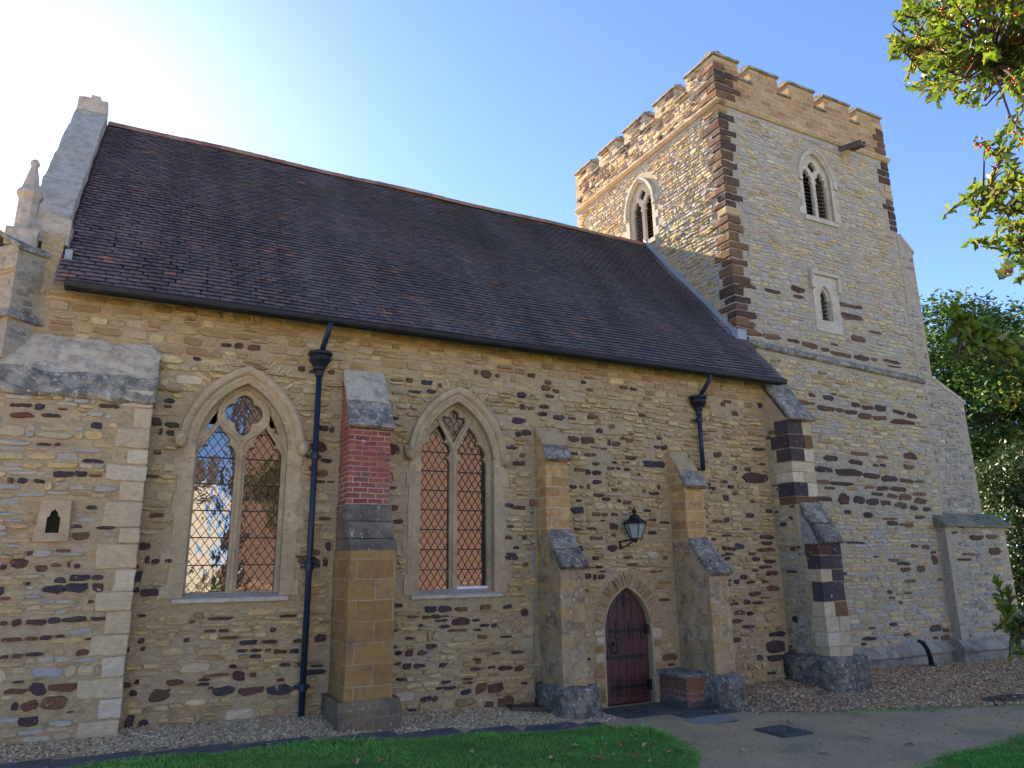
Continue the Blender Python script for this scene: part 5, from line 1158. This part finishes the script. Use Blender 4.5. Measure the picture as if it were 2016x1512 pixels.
# belfry openings
def tmap(face):
    if face == 'front': return lambda u, d, z: (BFX+u, TY0+d, z)
    return lambda u, d, z: (TX0+d, BLY-u, z)
def belfry(face, label):
    f = tmap(face); tf = lambda mb: setattr(mb, 'v', [f(*v) for v in mb.v]) or mb
    d = BEL; mb = MB()
    loftring(mb, d, [(-.14, .02), (-.14, -.012), (-.05, -.014), (-.03, .02), (-.005, .06), (.005, .1), (.007, .42)])
    for sd in (-1, 1):
        z = d['bot']-.02; k = 0
        while z < d['sp']:
            h = rnd.uniform(.18, .3); wv = .12 if k % 2 else .24; xa = sd*(d['a']+.012)
            mb.prism_y([(xa, z+.004), (xa+sd*wv, z+.004), (xa+sd*wv, z+h-.004), (xa, z+h-.004)], -.016, .1); z += h; k += 1
    mb.prism_x([(-.05, d['bot']-.17), (-.045, d['bot']-.06), (.25, d['bot']+.02), (.25, d['bot']-.17)], -d['a']-.1, d['a']+.1)
    w_ = tf(mb).build('belfry_window', ['grey_dressed'], tower, label=label)
    mb = MB()
    pr_ = [(-.09, .0), (-.095, -.045), (-.12, -.065), (-.15, -.06), (-.16, .0)]; loops = [[(x, y, z) for x, z in ar(d, i, 11.72)] for i, y in pr_]
    mb.loft(loops)
    for e in (0, -1): mb.add([l[e] for l in loops], [tuple(range(5))])
    for sd in (-1, 1): mb.box(sd*(d['a']+.13)-.055, sd*(d['a']+.13)+.055, -.08, .0, 11.64, 11.73)
    outl = arch(0, d['a']+.02, d['sp'], d['r']+.02, d['bot'], n=12); holes = []
    for sd in (-1, 1):
        uc, hw = sd*.25, .19
        rt = [(hw, d['bot']-d['sp']+.01), (hw, -.06), (hw*.7, -.02), (hw*.95, .06), (hw*.85, .13), (hw*.45, .15), (hw*.5, .22), (hw*.2, .29), (0, .31)]
        holes.append([(uc+x, d['sp']+z) for x, z in rt]+[(uc-x, d['sp']+z) for x, z in rt[-2::-1]])
    q = polar_union([(.07, 0, .075), (-.07, 0, .075), (0, .08, .075), (0, -.08, .07)], 32); holes.append([(x, d['sp']+.42+z) for x, z in q])
    m2 = MB(); plate_xz(m2, [outl]+holes, .08, .18, 0, bevel=.018)
    tf(mb).build('hood_mould', ['grey_dressed'], w_) if False else None
    tf(m2)
    mb.v = [f(*v) for v in mb.v] if True else mb.v
    o = len(mb.v); mb.v += m2.v; mb.f += [tuple(i+o for i in q_) for q_ in m2.f]; mb.mi += m2.mi
    hd = mb.build('tracery', ['grey_dressed'], w_)
    lv = MB(); z = d['bot']+.03
    while z < d['sp']+.5:
        lv.add([(-.5, .20, z), (.5, .20, z), (.5, .32, z+.085), (-.5, .32, z+.085), (-.5, .20, z+.018), (.5, .20, z+.018), (.5, .32, z+.103), (-.5, .32, z+.103)], [(0, 3, 2, 1), (4, 5, 6, 7), (0, 1, 5, 4), (2, 3, 7, 6)]); z += .105
    tf(lv).build('louvres', ['louvre'], w_)
    bk = MB(); bk.box(-.6, .6, .55, .6, d['bot']-.2, 12.6); tf(bk).build('dark_back', ['void'], w_)
belfry('front', 'belfry window of the north face under the spout')
belfry('left', 'belfry window of the east face above the roof ridge')
# small louvred slit with square label
mb = MB(); plate_xz(mb, [[(14.03, 7.66), (14.96, 7.64), (14.93, 9.12), (14.06, 9.12)], ar(SLIT, -.0)], TY0-.025, TY0+.1, 0, bevel=.01)
loftring(mb, SLIT, [(-.05, TY0-.03), (-.02, TY0), (.0, TY0+.06), (.005, TY0+.3)])
sl_w = mb.build('slit_window', ['grey_dressed'], tower, label='small slit window with square hood below the belfry')
mb = MB(); mb.box(14.0, 15.0, TY0-.10, TY0-.0, 9.10, 9.20); mb.box(13.99, 14.09, TY0-.10, TY0, 8.72, 9.098); mb.box(14.91, 15.01, TY0-.10, TY0, 8.72, 9.098)
mb.build('hood_mould', ['grey_dressed'], sl_w, bevel=.02)
mb = MB(); hw = .175
sc_ = [(hw, -.62), (hw, -.05), (hw*.6, .0), (hw*.8, .08), (hw*.35, .2), (0, .3)]
plate_xz(mb, [arch(14.47, .2, 8.55, .37, 7.9), [(14.47+x, 8.52+z) for x, z in sc_]+[(14.47-x, 8.52+z) for x, z in sc_[-2::-1]]], TY0+.04, TY0+.10, 0, bevel=.012)
mb.build('tracery', ['grey_dressed'], sl_w)
mb = MB(); z = 7.97
while z < 8.9:
    mb.add([(14.26, TY0+.13, z), (14.68, TY0+.13, z), (14.68, TY0+.23, z+.08), (14.26, TY0+.23, z+.08), (14.26, TY0+.13, z+.016), (14.68, TY0+.13, z+.016), (14.68, TY0+.23, z+.096), (14.26, TY0+.23, z+.096)], [(0, 3, 2, 1), (4, 5, 6, 7), (0, 1, 5, 4), (2, 3, 7, 6)]); z += .1
mb.build('louvres', ['louvre'], sl_w); MB().box(14.2, 14.74, TY0+.45, TY0+.5, 7.8, 9.1).build('dark_back', ['void'], sl_w)
# waterspout
sx = 15.83; y_e, z_e = on_x(1700, 279, sx)
mb = MB(); a0, a1 = (TY0+.1, 12.98), (y_e, z_e-.03)
V_ = []
for (y, z), k in ((a0, 1.1), (a1, .85)):
    V_ += [(sx-.12*k, y, z-.08), (sx+.12*k, y, z-.08), (sx+.12*k, y, z+.07), (sx+.075*k, y, z+.07), (sx+.07*k, y, z-.02), (sx-.07*k, y, z-.02), (sx-.075*k, y, z+.07), (sx-.12*k, y, z+.07)]
mb.add(V_, [tuple(range(8))[::-1], tuple(range(8, 16))]+[(i, (i+1) % 8, 8+(i+1) % 8, 8+i) for i in range(8)])
sp = mb.build('waterspout', ['slabdark'], tower)
MB().prism_x([(TY0+.05, 12.9), (TY0-.28, 13.0), (TY0-.26, 12.84), (TY0-.12, 12.72), (TY0-.02, 12.58), (TY0+.05, 12.56)], sx-.09, sx+.09).build('bracket', ['pale2'], sp, bevel=.02)
# tower plinth
mb = MB(); mb.prism_x([(TY0+.05, -.3), (TY0+.05, .50), (TY0-.08, .49), (TY0-.24, .30), (TY0-.25, .24), (TY0-.20, .2), (TY0-.20, -.3)], 12.25, 17.2)
mb.build('plinth', ['tower_plinth'], tower, bevel=.012, worn=(.13, .018))
# west angle buttress
mb = MB(); WB = [(TX1-.04, -.3), (TX1-.04, 10.97), (18.18, 10.48), (18.20, 6.92), (19.38, 6.38), (19.42, -.3)]
YB = TY0-.012
mb.prism_y(WB, YB, 2.4)
mb.prism_y([(17.30, -.3), (17.30, 3.10), (19.72, 3.10), (19.72, -.3)], YB-.30, YB+.3)
rs2 = measured('west', YB-.30)
def wb_ok(u, v, w_, h):
    return all(inside(WB, u+a*w_, v+b*h) for a in (-.5, .5) for b in (-.5, .5)) and v > 3.35
fill(mb, FRONT(YB), TX1, 19.6, 3.3, 10.9, wb_ok, (.08, .17), (.16, .46), lambda u, v: 6 if rnd.random() < .8 else (1 if rnd.random() < .8 else 4), d=(.006, .024), gap=.007)
fill(mb, FRONT(YB-.3), 17.30, 19.72, .5, 3.08, lambda u, v, w_, h: not rects_hit(rs2, u, v, w_, h), (.08, .15), (.16, .46), lambda u, v: 6 if rnd.random() < .4 else (1 if rnd.random() < .7 else 2), d=(.006, .022), gap=.007)
irons(mb, FRONT(YB-.3), [q for q in rs2 if q[0]-q[2]/2 > 17.36], 0, 5)
wb = mb.build('buttress', ['mortar_grey', 'rubble_grey', 'rubble', 'ochre', 'pale', 'iron_brown', 'rubble_lichen'], church, label='tall grey west buttress stepping down from the tower')
mb = MB(); mb.prism_x([(YB-.42, 3.06), (YB-.42, 3.12), (YB-.0, 3.42), (YB+.3, 3.42), (YB+.3, 3.06)], 17.22, 19.95); mb.build('weathering_cap', ['mossy_slab'], wb, bevel=.015, worn=(.12, .02))
mb = MB(); mb.prism_y([(TX1+.1, 10.93), (18.24, 10.51), (18.24, 10.41), (TX1+.1, 10.80)], YB-.02, 2.42); mb.build('set_off', ['coping'], wb, bevel=.01); mb = MB(); mb.prism_y([(18.16, 6.99), (19.45, 6.41), (19.45, 6.31), (18.16, 6.87)], YB-.02, 2.42); mb.build('set_off', ['coping'], wb, bevel=.01)
mb = MB(); mb.prism_x([(YB+.1, -.3), (YB+.1, .52), (YB-.32, .50), (YB-.47, .32), (YB-.48, .25), (YB-.43, .2), (YB-.43, -.3)], 17.1, 20.0); mb.build('plinth', ['tower_plinth'], wb, bevel=.012, worn=(.13, .018))

# ------------------------------------------------------------------ small things round the church
lan = empty('wall_lantern', (7.77, -.27, 2.7), 'black iron wall lantern with frosted panes above the dark door', 'lantern')
c = (7.77, -.27, 0); H6 = dict(n=6, rot=.26)
mb = MB()
for z, r_ in ((2.735, .10), (2.99, .195)): mb.lathe([(r_-.012, -.012), (r_+.012, -.012), (r_+.012, .012), (r_-.012, .012)], (c[0], c[1], z), **H6)
for k in range(6):
    a = H6['rot']+k*math.pi/3; mb.tube([(c[0]+.10*math.cos(a), c[1]+.10*math.sin(a), 2.735), (c[0]+.195*math.cos(a), c[1]+.195*math.sin(a), 2.99)], .009, 5)
mb.build('frame', ['ironwork'], lan)
MB().lathe([(.092, 0), (.184, .245)], (c[0], c[1], 2.742), **H6).build('glass', ['lampglass'], lan)
mb = MB(); mb.lathe([(.21, 0), (.215, .012), (.12, .075), (.095, .088)], (c[0], c[1], 2.998), **H6); mb.lathe([(.095, .0), (.09, .026), (.07, .052), (.045, .066), (.026, .075), (.024, .088), (.04, .105), (.043, .122), (.026, .145), (.016, .16), (.010, .195)], (c[0], c[1], 3.082), 12)
mb.build('hood', ['gutter'], lan)
mb = MB(); mb.box(7.60, 7.66, -.02, .0, 2.56, 2.78); mb.tube([(7.63, -.01, 2.70), (7.70, -.14, 2.71), (c[0], c[1], 2.715)], .014, 6); mb.tube([(7.63, -.02, 2.58), (7.69, -.12, 2.62), (c[0]-.02, c[1]+.03, 2.70)], .012, 6); mb.lathe([(.01, -.06), (.03, -.04), (.02, -.02), (.09, 0)], (c[0], c[1], 2.725), 8)
mb.build('bracket', ['ironwork'], lan)

M['brick_dull'] = ashlar_mat('weathered brick', [(.20, .075, .05), (.27, .11, .075), (.22, .10, .075), (.30, .19, .14)], (.34, .3, .25), .225, .076, lichen=.5, black=.45)
vb = empty('vent_housing', (8.5, -.4, 0), 'low brick vent housing with terracotta grilles and stone lid beside the door', 'vent housing')
x0, x1, y0, y1 = 8.30, 8.735, -.74, -.02
MB().box(x0, x1, y0, y1, -.05, .47).build('brick_body', ['brick_dull'], vb, bevel=.006)
MB().box(x0-.012, x1+.02, y0-.015, y1, -.08, .10).build('base', ['slabdark'], vb, bevel=.01)
mb = MB(); mb.box(x0-.06, x1+.03, y0-.06, y1+.01, .475, .535, jit=.006); mb.build('stone_lid', ['lichen'], vb, bevel=.012)
def grille(u0, u1, z0, z1, face):
    mb = MB(); fx = (lambda u, d, z: (u, y0-d, z)) if face == 'f' else (lambda u, d, z: (x0-d, u, z))
    def bx(a, b, c_, d_, e, f_):
        P = [fx(a, c_, e), fx(b, c_, e), fx(b, d_, e), fx(a, d_, e), fx(a, c_, f_), fx(b, c_, f_), fx(b, d_, f_), fx(a, d_, f_)]
        mb.add(P, [(3, 2, 1, 0), (4, 5, 6, 7), (0, 1, 5, 4), (1, 2, 6, 5), (2, 3, 7, 6), (3, 0, 4, 7)])
    bx(u0, u1, .002, .006, z0, z1); nu = 8; nv = 5
    mb.mi = [1]*len(mb.mi)
    for i in range(nu+1): q = u0+(u1-u0)*i/nu; bx(q-.006, q+.006, .006, .014, z0, z1)
    for i in range(nv+1): q = z0+(z1-z0)*i/nv; bx(u0-.006, u1+.006, .006, .0145, q-.007, q+.007)
    mb.build('air_grille', ['terracotta', 'void'], vb)
grille(x0+.02, x0+.20, .28, .45, 'f'); grille(x0+.23, x1-.02, .28, .45, 'f'); grille(y0+.04, y0+.32, .28, .45, 'l'); grille(y0+.37, y0+.66, .28, .45, 'l')

P = [on_y(*q, .12) for q in ((1807, 1262), (1815, 1265), (1823, 1276), (1829, 1290), (1832, 1305))]
mb = MB(); mb.tube([(x, .10, z) for x, z in P], [.035, .05, .05, .052, .052], 10, cap=True)
x, z = P[-1]; mb.tube([(x, .10, z), (x+.02, .10, z-.14), (x+.02, .10, -.05)], .066, 10)
bp = mb.build('bent_pipe', ['gutter'], smooth=True); bp['label'] = 'short bent black pipe leaning against the tower plinth'; bp['category'] = 'pipe'
def gpt(px, py):
    z = .1
    for _ in range(12):
        v = ray(px, py); t = (z-CPOS.z)/v.z; p = CPOS+v*t; z = ground(p.x, p.y)
    return p
mh = empty('manhole_cover', (8.33, -2.68, .01), 'dark iron manhole cover set in the path', 'manhole cover')
zc = ground(8.33, -2.68)
mb = MB(); mb.box(8.06, 8.62, -2.97, -2.40, zc-.06, zc+.022); mb.build('frame', ['flag'], mh, bevel=.006)
mb = MB(); mb.box(8.10, 8.58, -2.93, -2.44, zc+.022, zc+.030)
for i in range(9):
    for j in range(9):
        x, y = 8.125+i*.053, -2.905+j*.054; mb.box(x-.017, x+.017, y-.006, y+.006, zc+.0301, zc+.036) if (i+j) % 2 else mb.box(x-.006, x+.006, y-.017, y+.017, zc+.0301, zc+.036)
mb.build('lid', ['kerb'], mh)
p = gpt(1036, 1399); mb = MB(); mb.box(-.26, .26, -.20, .20, -.03, .025, jit=.01); mb.box(-.25, -.19, -.21, .21, .025, .04); mb.box(.19, .25, -.21, .21, .025, .04)
o = mb.build('drain_board', ['wood'], bevel=.006); o.location = (p.x, p.y+.02, ground(p.x, p.y)+.035); o.rotation_euler = (R(-4), R(5), R(-14)); o['label'] = 'grey wooden board over the drain on the pale gravel'; o['category'] = 'board'
MB().add([(13.5+.55*math.cos(t)*(1+.1*math.sin(3*t)), -2.75+.22*math.sin(t), ground(13.5, -2.75)+.024) for t in np.linspace(0, 6.28, 14)[:-1]], [tuple(range(13))]).build('bare_soil', ['bark'], kind='structure')

# fallen leaves
def leaf_mesh():
    mb = MB(); pr_ = [(-.5, 0), (-.3, .22), (-.12, .2), (.02, .36), (.16, .2), (.34, .2), (.5, 0)]
    for sd in (1, -1):
        mb.add([(x, 0, .10*math.cos(x*3)) for x, _ in pr_]+[(x, sd*q, .10*math.cos(x*3)+q*.55+.05*math.sin(x*9)) for x, q in pr_[1:-1]], [(i, i+1, 7+i if i < 5 else i, 7+i-1) if 0 < i < 5 else ((0, 1, 7) if i == 0 else (5, 6, 11)) for i in range(6)])
    mb.tube([(-.5, 0, .02), (-.75, .03, .0)], .012, 4)
    o = mb.build('fallen_leaf', ['dryleaf']); return o
src = leaf_mesh(); first = True
spots = [(1100+a/3.0545, 1050+b/3.0545) for a, b in ((375, 1297), (245, 1372), (660, 1335), (100, 1300), (460, 1370), (340, 1358), (560, 1400), (180, 1365), (455, 1245), (520, 1300), (280, 1290))]+[(600+a/2.88, 1250+b/2.88) for a, b in ((430, 740), (1480, 545), (940, 690), (290, 745), (1405, 728))]+[(525, 1476), (747, 1506)]
pth = [(1408, 1405), (1553, 1425), (1462, 1482), (1427, 1451), (1705, 1453), (1500, 1408), (1880, 1447), (1620, 1484), (1790, 1470)]
for lst, lab, grp in ((spots, 'curled brown fallen leaf lying on the lawn', 'fallen leaves on the lawn'), (pth, 'flat dry fallen leaf lying on the gritty path', 'fallen leaves on the path')):
    for px, py in lst:
        o = src if first else src.copy()
        if not first: COL.objects.link(o)
        first = False
        p = gpt(px, py); s_ = rnd.uniform(.09, .155)
        o.location = (p.x, p.y, p.z+(.045 if lst is spots else .012)); o.rotation_euler = (rnd.uniform(-.4, .4), rnd.uniform(-.4, .4), rnd.uniform(0, 6.28)); o.scale = (s_, s_, s_*rnd.uniform(.5, 1))
        o['label'] = lab; o['category'] = 'leaf'; o['group'] = grp

# ------------------------------------------------------------------ trees
def leaf_cloud(centres, n_each, spread, size, seed, flat=.0):
    g_ = np.random.default_rng(seed); C = np.repeat(np.array(centres), n_each, 0); k = len(C)
    P = C+g_.normal(0, 1, (k, 3))*np.array(spread); s = g_.uniform(.6, 1.3, k)*size
    a = g_.normal(0, 1, (k, 3)); a[:, 2] = a[:, 2]*.6-.3; a /= np.linalg.norm(a, axis=1)[:, None]
    b = np.cross(a, g_.normal(0, 1, (k, 3))); b /= np.linalg.norm(b, axis=1)[:, None]
    A = P+a*s[:, None]; B = P-a*s[:, None]; c_ = b*s[:, None]*.42; sag = np.cross(a, b)*s[:, None]*.15
    V = np.stack([A, P+c_+sag, B, P-c_+sag], 1).reshape(-1, 3); i = np.arange(k)*4
    return V, np.stack([i, i+1, i+2, i+3], 1)
def tree(base, height, lobes, label, name='deciduous_tree', mats=('leaf', 'leaf_yellow'), n_sub=26, n_leaf=42, size=.16, spread=.42, trunk=.28, seed=1, yel=.12, group=None):
    """lobes: (dx,dy,z,rx,rz) crown masses"""
    r_ = random.Random(seed)
    root = empty(name, base, label, 'tree')
    if group: root['group'] = group
    b = Vector(base); tb = MB(); top = b+Vector((r_.uniform(-.3, .3), r_.uniform(-.3, .3), height*.75))
    P_ = [b-Vector((0, 0, .3)), b+Vector((.05, 0, height*.2)), b.lerp(top, .55)+Vector((.15, .1, 0)), top]
    tb.tube(P_, [trunk*1.25, trunk, trunk*.6, trunk*.15], 10); tk = tb.build('trunk', ['bark'], root, smooth=True)
    cs = []; lb = MB()
    for dx, dy, z, rx, rz in lobes:
        c = b+Vector((dx, dy, z)); st = b.lerp(top, min(.85, max(.25, (z-rz)/height*.9)))
        lb.tube([st, st.lerp(c, .5)+Vector((r_.uniform(-.3, .3), r_.uniform(-.3, .3), .4)), c], [trunk*.4, trunk*.22, trunk*.06], 6)
        for i in range(n_sub):
            while True:
                v = Vector((r_.uniform(-1, 1), r_.uniform(-1, 1), r_.uniform(-1, 1)))
                if .25 < v.length < 1: break
            q = c+Vector((v.x*rx, v.y*rx, v.z*rz)); cs.append(q)
            if i % 3 == 0: lb.tube([c, c.lerp(q, .55)+Vector((0, 0, .15)), q], [trunk*.1, trunk*.06, .012], 4)
    lb.build('branches', ['bark'], root)
    V, Fs = leaf_cloud(cs, n_leaf, (spread, spread, spread*.6), size, seed)
    g_ = np.random.default_rng(seed+5); mi = np.repeat((g_.random(len(cs)) < yel).astype(int), n_leaf)
    big_mesh('crown', V, Fs, list(mats), mi=mi, parent=root)
    return root
def base_at(px, d):
    v = ray(px, 900); v.z = 0; p = Vector((CPOS.x, CPOS.y, 0))+v.normalized()*d; return (p.x, p.y, ground(p.x, p.y))
tree(base_at(1935, 36), 13, [(-2.6, 1.0, 10.2, 2.2, 1.8), (-.3, 0, 11.6, 2.0, 1.7), (2.2, -.5, 10.6, 2.4, 2.0), (-3.2, 1.5, 7.6, 2.4, 1.9), (0, -1, 8.4, 2.8, 2.2), (3.2, -2, 8.0, 2.6, 2.2), (-2.2, .5, 5.4, 2.2, 1.5), (1.6, -1.5, 5.6, 2.6, 1.7), (4.6, -3, 5.8, 2.2, 1.8)],
     'tall airy green ash tree behind the tower, tips against the sky', seed=3, n_sub=60, n_leaf=90, size=.125, yel=.04)
tree(base_at(2075, 34), 12, [(0, 0, 9.6, 2.6, 2.2), (-2, 1, 7.6, 2.4, 1.9), (2, -1, 7.6, 2.6, 2.0), (-1.6, .6, 5.2, 2.2, 1.5), (1.6, -.6, 5.0, 2.4, 1.6)],
     'green broadleaf tree with yellow patches at the right edge', seed=9, n_sub=50, n_leaf=85, size=.125, yel=.16)
tree(base_at(1990, 27), 5.2, [(-1.2, .9, 1.2, 1.3, 1.2), (.6, 0, 1.3, 1.4, 1.3), (-.6, .4, 3.0, 1.4, 1.3), (1.6, -1, 2.6, 1.5, 1.3), (3, -2, 1.5, 1.6, 1.5), (.4, 0, 4.6, 1.3, 1.2), (2.2, -1.4, 4.2, 1.4, 1.2)], 'dark dense yew behind the west buttress',
     name='yew_tree', mats=('leaf_dark', 'leaf_dark'), n_sub=40, n_leaf=110, size=.085, spread=.3, trunk=.16, seed=13, yel=0)
tree(base_at(1890, 52), 9, [(-2, 2, 4.5, 3, 2.2), (2, -1, 5, 3, 2.4), (6, -3, 4.6, 3, 2.4), (0, 0, 2, 3.4, 1.8), (4, -2, 2, 3.4, 1.8)], 'low yellow green tree far behind the ash tree', seed=17, n_sub=26, n_leaf=34, size=.22, yel=.5)
for i, (x, y, h) in enumerate(((33, -33, 10), (-14, -30, 9), (30, -30, 8))):
    tree((x, y, .68), h, [(-1.2, 0, h*.6, 1.7, 1.5), (1.2, .4, h*.65, 1.7, 1.5), (0, -.4, h*.85, 1.5, 1.4), (0, .5, h*.45, 1.9, 1.3)], ('bushy tree across the lawn right of the brick house', 'bushy tree across the lawn left of the white house', 'low bushy tree near the end of the brick house across the lawn')[i], seed=21+i, n_sub=20, n_leaf=30, size=.2, yel=.35, group=None)

# holly overhanging from the right
H0 = base_at(2520, 5.2); H0 = Vector((H0[0], H0[1], ground(H0[0], H0[1])))
holly = empty('holly_tree', H0, 'glossy holly tree with red berries overhanging from the right', 'tree')
hr = random.Random(5); SPR = []
RA = [(1748, 75), (1765, 12), (1790, -40), (2016, -260), (2520, -260), (2520, 240), (2120, 250), (2016, 214), (1965, 205), (1905, 212), (1875, 196), (1838, 200), (1800, 172), (1790, 120), (1765, 105)]
RB = [(2016, 245), (1980, 285), (1940, 300), (1905, 385), (1915, 440), (1960, 470), (1955, 510), (1990, 530), (2050, 560), (2520, 620), (2520, 240)]
RD = [(1990, 1190), (1975, 1215), (2000, 1240), (1990, 1265), (2040, 1290), (2200, 1330), (2420, 1300), (2420, 1080), (2050, 1150)]
def region(poly, n, d0, d1, ul):
    x0, x1 = min(p[0] for p in poly), max(p[0] for p in poly); y0, y1 = min(p[1] for p in poly), max(p[1] for p in poly); c = 0
    while c < n:
        x, y = hr.uniform(x0, x1), hr.uniform(y0, y1)
        if inside(poly, x, y):
            SPR.append((at_d(x, y, hr.uniform(d0, d1)), ul)); c += 1
region(RA, 720, 3.5, 5.0, 0); region(RB, 340, 3.6, 4.9, 0); region(RD, 150, 3.9, 4.8, 0)
for px, py in ((1765, 72), (1772, 100), (1790, 28), (1788, 150), (1806, 165), (1832, 186), (1905, 385), (1928, 372), (1915, 425), (1962, 270), (1975, 262), (1980, 500), (2008, 548), (1848, 196), (1890, 200), (1920, 205)): SPR.append((at_d(px, py, 4.2), 1))
for px, py in ((1884, 622), (1896, 640), (1905, 644), (1918, 655), (1925, 660), (1942, 672), (1962, 668), (1985, 690), (2008, 672), (2030, 705), (1915, 640), (1950, 650), (1990, 668), (2060, 700)): SPR.append((at_d(px, py, 2.9), 2))
for px, py in ((1962, 1142), (1968, 1185), (1985, 1160), (1990, 1235), (1998, 1262), (1975, 1200)): SPR.append((at_d(px, py, 4.2), 1))
tb = MB(); tb.tube([H0-Vector((0, 0, .2)), H0+Vector((-.05, .1, 1.4)), H0+Vector((-.1, 0, 3)), H0+Vector((-.2, .1, 5)), H0+Vector((-.3, .1, 6.6))], [.15, .12, .10, .06, .02], 10); tb.build('trunk', ['bark'], holly, smooth=True)
limbs = []
for (px, py, d), zs in (((1800, 90, 4.3), 4.2), ((1900, -20, 4.4), 5.0), ((1950, 120, 4.0), 4.2), ((2100, -150, 4.4), 5.2), ((1935, 390, 4.2), 3.2), ((2000, 480, 4.2), 2.9), ((2150, 330, 4.5), 3.8), ((1900, 640, 2.95), 2.6), ((2000, 1220, 4.3), 1.0), ((2200, 1200, 4.3), 1.0)):
    e = at_d(px, py, d); s_ = H0+Vector((-.1, 0, zs-H0.z*0)); s_.z = zs; m_ = s_.lerp(e, .5)+Vector((hr.uniform(-.1, .1), hr.uniform(-.1, .1), .12))
    limbs.append([s_, s_.lerp(m_, .5)+Vector((0, 0, .05)), m_, m_.lerp(e, .5)+Vector((0, 0, .02)), e])
for L in limbs:
    bb = MB(); bb.tube(L, [.05, .035, .022, .014, .006], 7); bb.build('limb', ['bark'], holly, smooth=True)
half = [(0, 0), (.14, .17), (.24, .12), (.38, .27), (.50, .18), (.64, .26), (.76, .12), (1.0, 0)]
LV, LF_ = [], []; tw_ = MB(); berry = MB()
for q, kind in SPR:
    best = min((p for L in limbs for i in range(4) for p in [L[i].lerp(L[i+1], t) for t in (0, .33, .66, 1)]), key=lambda p: (p-q).length)
    dr = (q-best); ln = hr.uniform(.14, .26)
    dr = (dr.normalized() if dr.length > .05 else Vector((0, 0, 1)))+Vector((hr.gauss(0, .4), hr.gauss(0, .4), hr.gauss(.1, .3))); dr.normalize()
    s_ = q-dr*ln*.8
    if (s_-best).length < .38: tw_.tube([best, best.lerp(s_, .6)+Vector((0, 0, hr.uniform(-.05, .05))), s_, q], [.007, .005, .004, .002], 4)
    else: tw_.tube([s_, q], [.004, .002], 4)
    o1 = dr.orthogonal().normalized(); o2 = dr.cross(o1); nl = hr.randint(11, 16)
    for i in range(nl):
        t = i/(nl-1); p = s_.lerp(q, t); a = i*2.4+hr.uniform(-.4, .4); out = (o1*math.cos(a)+o2*math.sin(a))
        ax = (out*(1-.55*t)+dr*(.45+.6*t)+Vector((0, 0, hr.uniform(-.25, .15)))).normalized(); side = ax.cross(dr+Vector((.01, .02, .03))).normalized(); up = side.cross(ax)
        L_ = hr.uniform(.034, .058)*(1.1 if kind == 2 else 1); cv = hr.uniform(.05, .2)
        for sd in (1, -1):
            o_ = len(LV)
            for x, y in half: LV.append(p+ax*L_*x+side*sd*L_*y+up*L_*(y*.45-cv*x*x*.6+(.08 if y > .15 else 0)))
            LF_.append(tuple(o_+j for j in (range(8) if sd > 0 else range(7, -1, -1))))
    if kind == 0 and hr.random() < .42:
        for i in range(hr.randint(4, 9)):
            c_ = s_.lerp(q, hr.uniform(.1, .6))+Vector((hr.gauss(0, .012), hr.gauss(0, .012), hr.gauss(0, .012)))
            berry.lathe([(.0015, -.0055), (.004, -.004), (.0058, 0), (.004, .004), (.0015, .0055)], c_, 6)
tw_.build('twigs', ['bark'], holly)
big_mesh('leaves', np.array([tuple(v) for v in LV]), np.array(LF_), ['holly'], parent=holly)
berry.build('berries', ['berry'], holly, smooth=True, kind='stuff')

# ------------------------------------------------------------------ the houses across the lawn (the window panes mirror them)
def house(name, label, x0, x1, y0, y1, ze, zr, wall, roofm, nw, gable_x=True):
    h = empty(name, (x0, y1, .68), label, 'house')
    mb = MB(); mb.box(x0, x1, y0, y1, .2, ze); ym = (y0+y1)/2
    mb.prism_x([(y0, ze), (ym, zr), (y1, ze)], x0, x1); mb.build('wall', [wall], h)
    mb = MB(); o = .35; t = (zr-ze)/(y1-ym)
    mb.prism_x([(y1+o, ze-o*t+.06), (ym, zr+.06), (ym, zr+.2), (y1+o, ze-o*t+.2)], x0-.2, x1+.2); mb.prism_x([(y0-o, ze-o*t+.06), (ym, zr+.06), (ym, zr+.2), (y0-o, ze-o*t+.2)], x0-.2, x1+.2)
    rf = mb.build('roof', [roofm], h)
    xc = x0+(x1-x0)*.2; MB().box(xc, xc+.8, ym-.4, ym+.4, zr-.3, zr+1.2).build('chimney', [wall], rf)
    for i in range(nw):
        for z in (1.6, 4.4):
            if z+1.3 > ze: continue
            xc = x0+(x1-x0)*(i+.5)/nw; f = MB(); plate_xz(f, [[(xc-.6, z), (xc+.6, z), (xc+.6, z+1.25), (xc-.6, z+1.25)], [(xc-.53, z+.07), (xc-.04, z+.07), (xc-.04, z+1.18), (xc-.53, z+1.18)], [(xc+.04, z+.07), (xc+.53, z+.07), (xc+.53, z+1.18), (xc+.04, z+1.18)]], y1-.01, y1+.05)
            f.v = [(a, b, c_) for a, b, c_ in f.v]; fo = f.build('window', ['white'], h)
            MB().box(xc-.55, xc+.55, y1-.02, y1+.012, z+.05, z+1.2).build('pane', ['glass'], fo)
    return h
house('brick_house', 'long tall brick house with slate roof across the lawn', 5.7, 27, -46, -36, 11.5, 15.4, 'housebrick', 'slate', 0)
house('white_house', 'white rendered house with slate roof across the lawn', -9, 4.35, -48, -39, 7.2, 9.6, 'render', 'slate', 3)
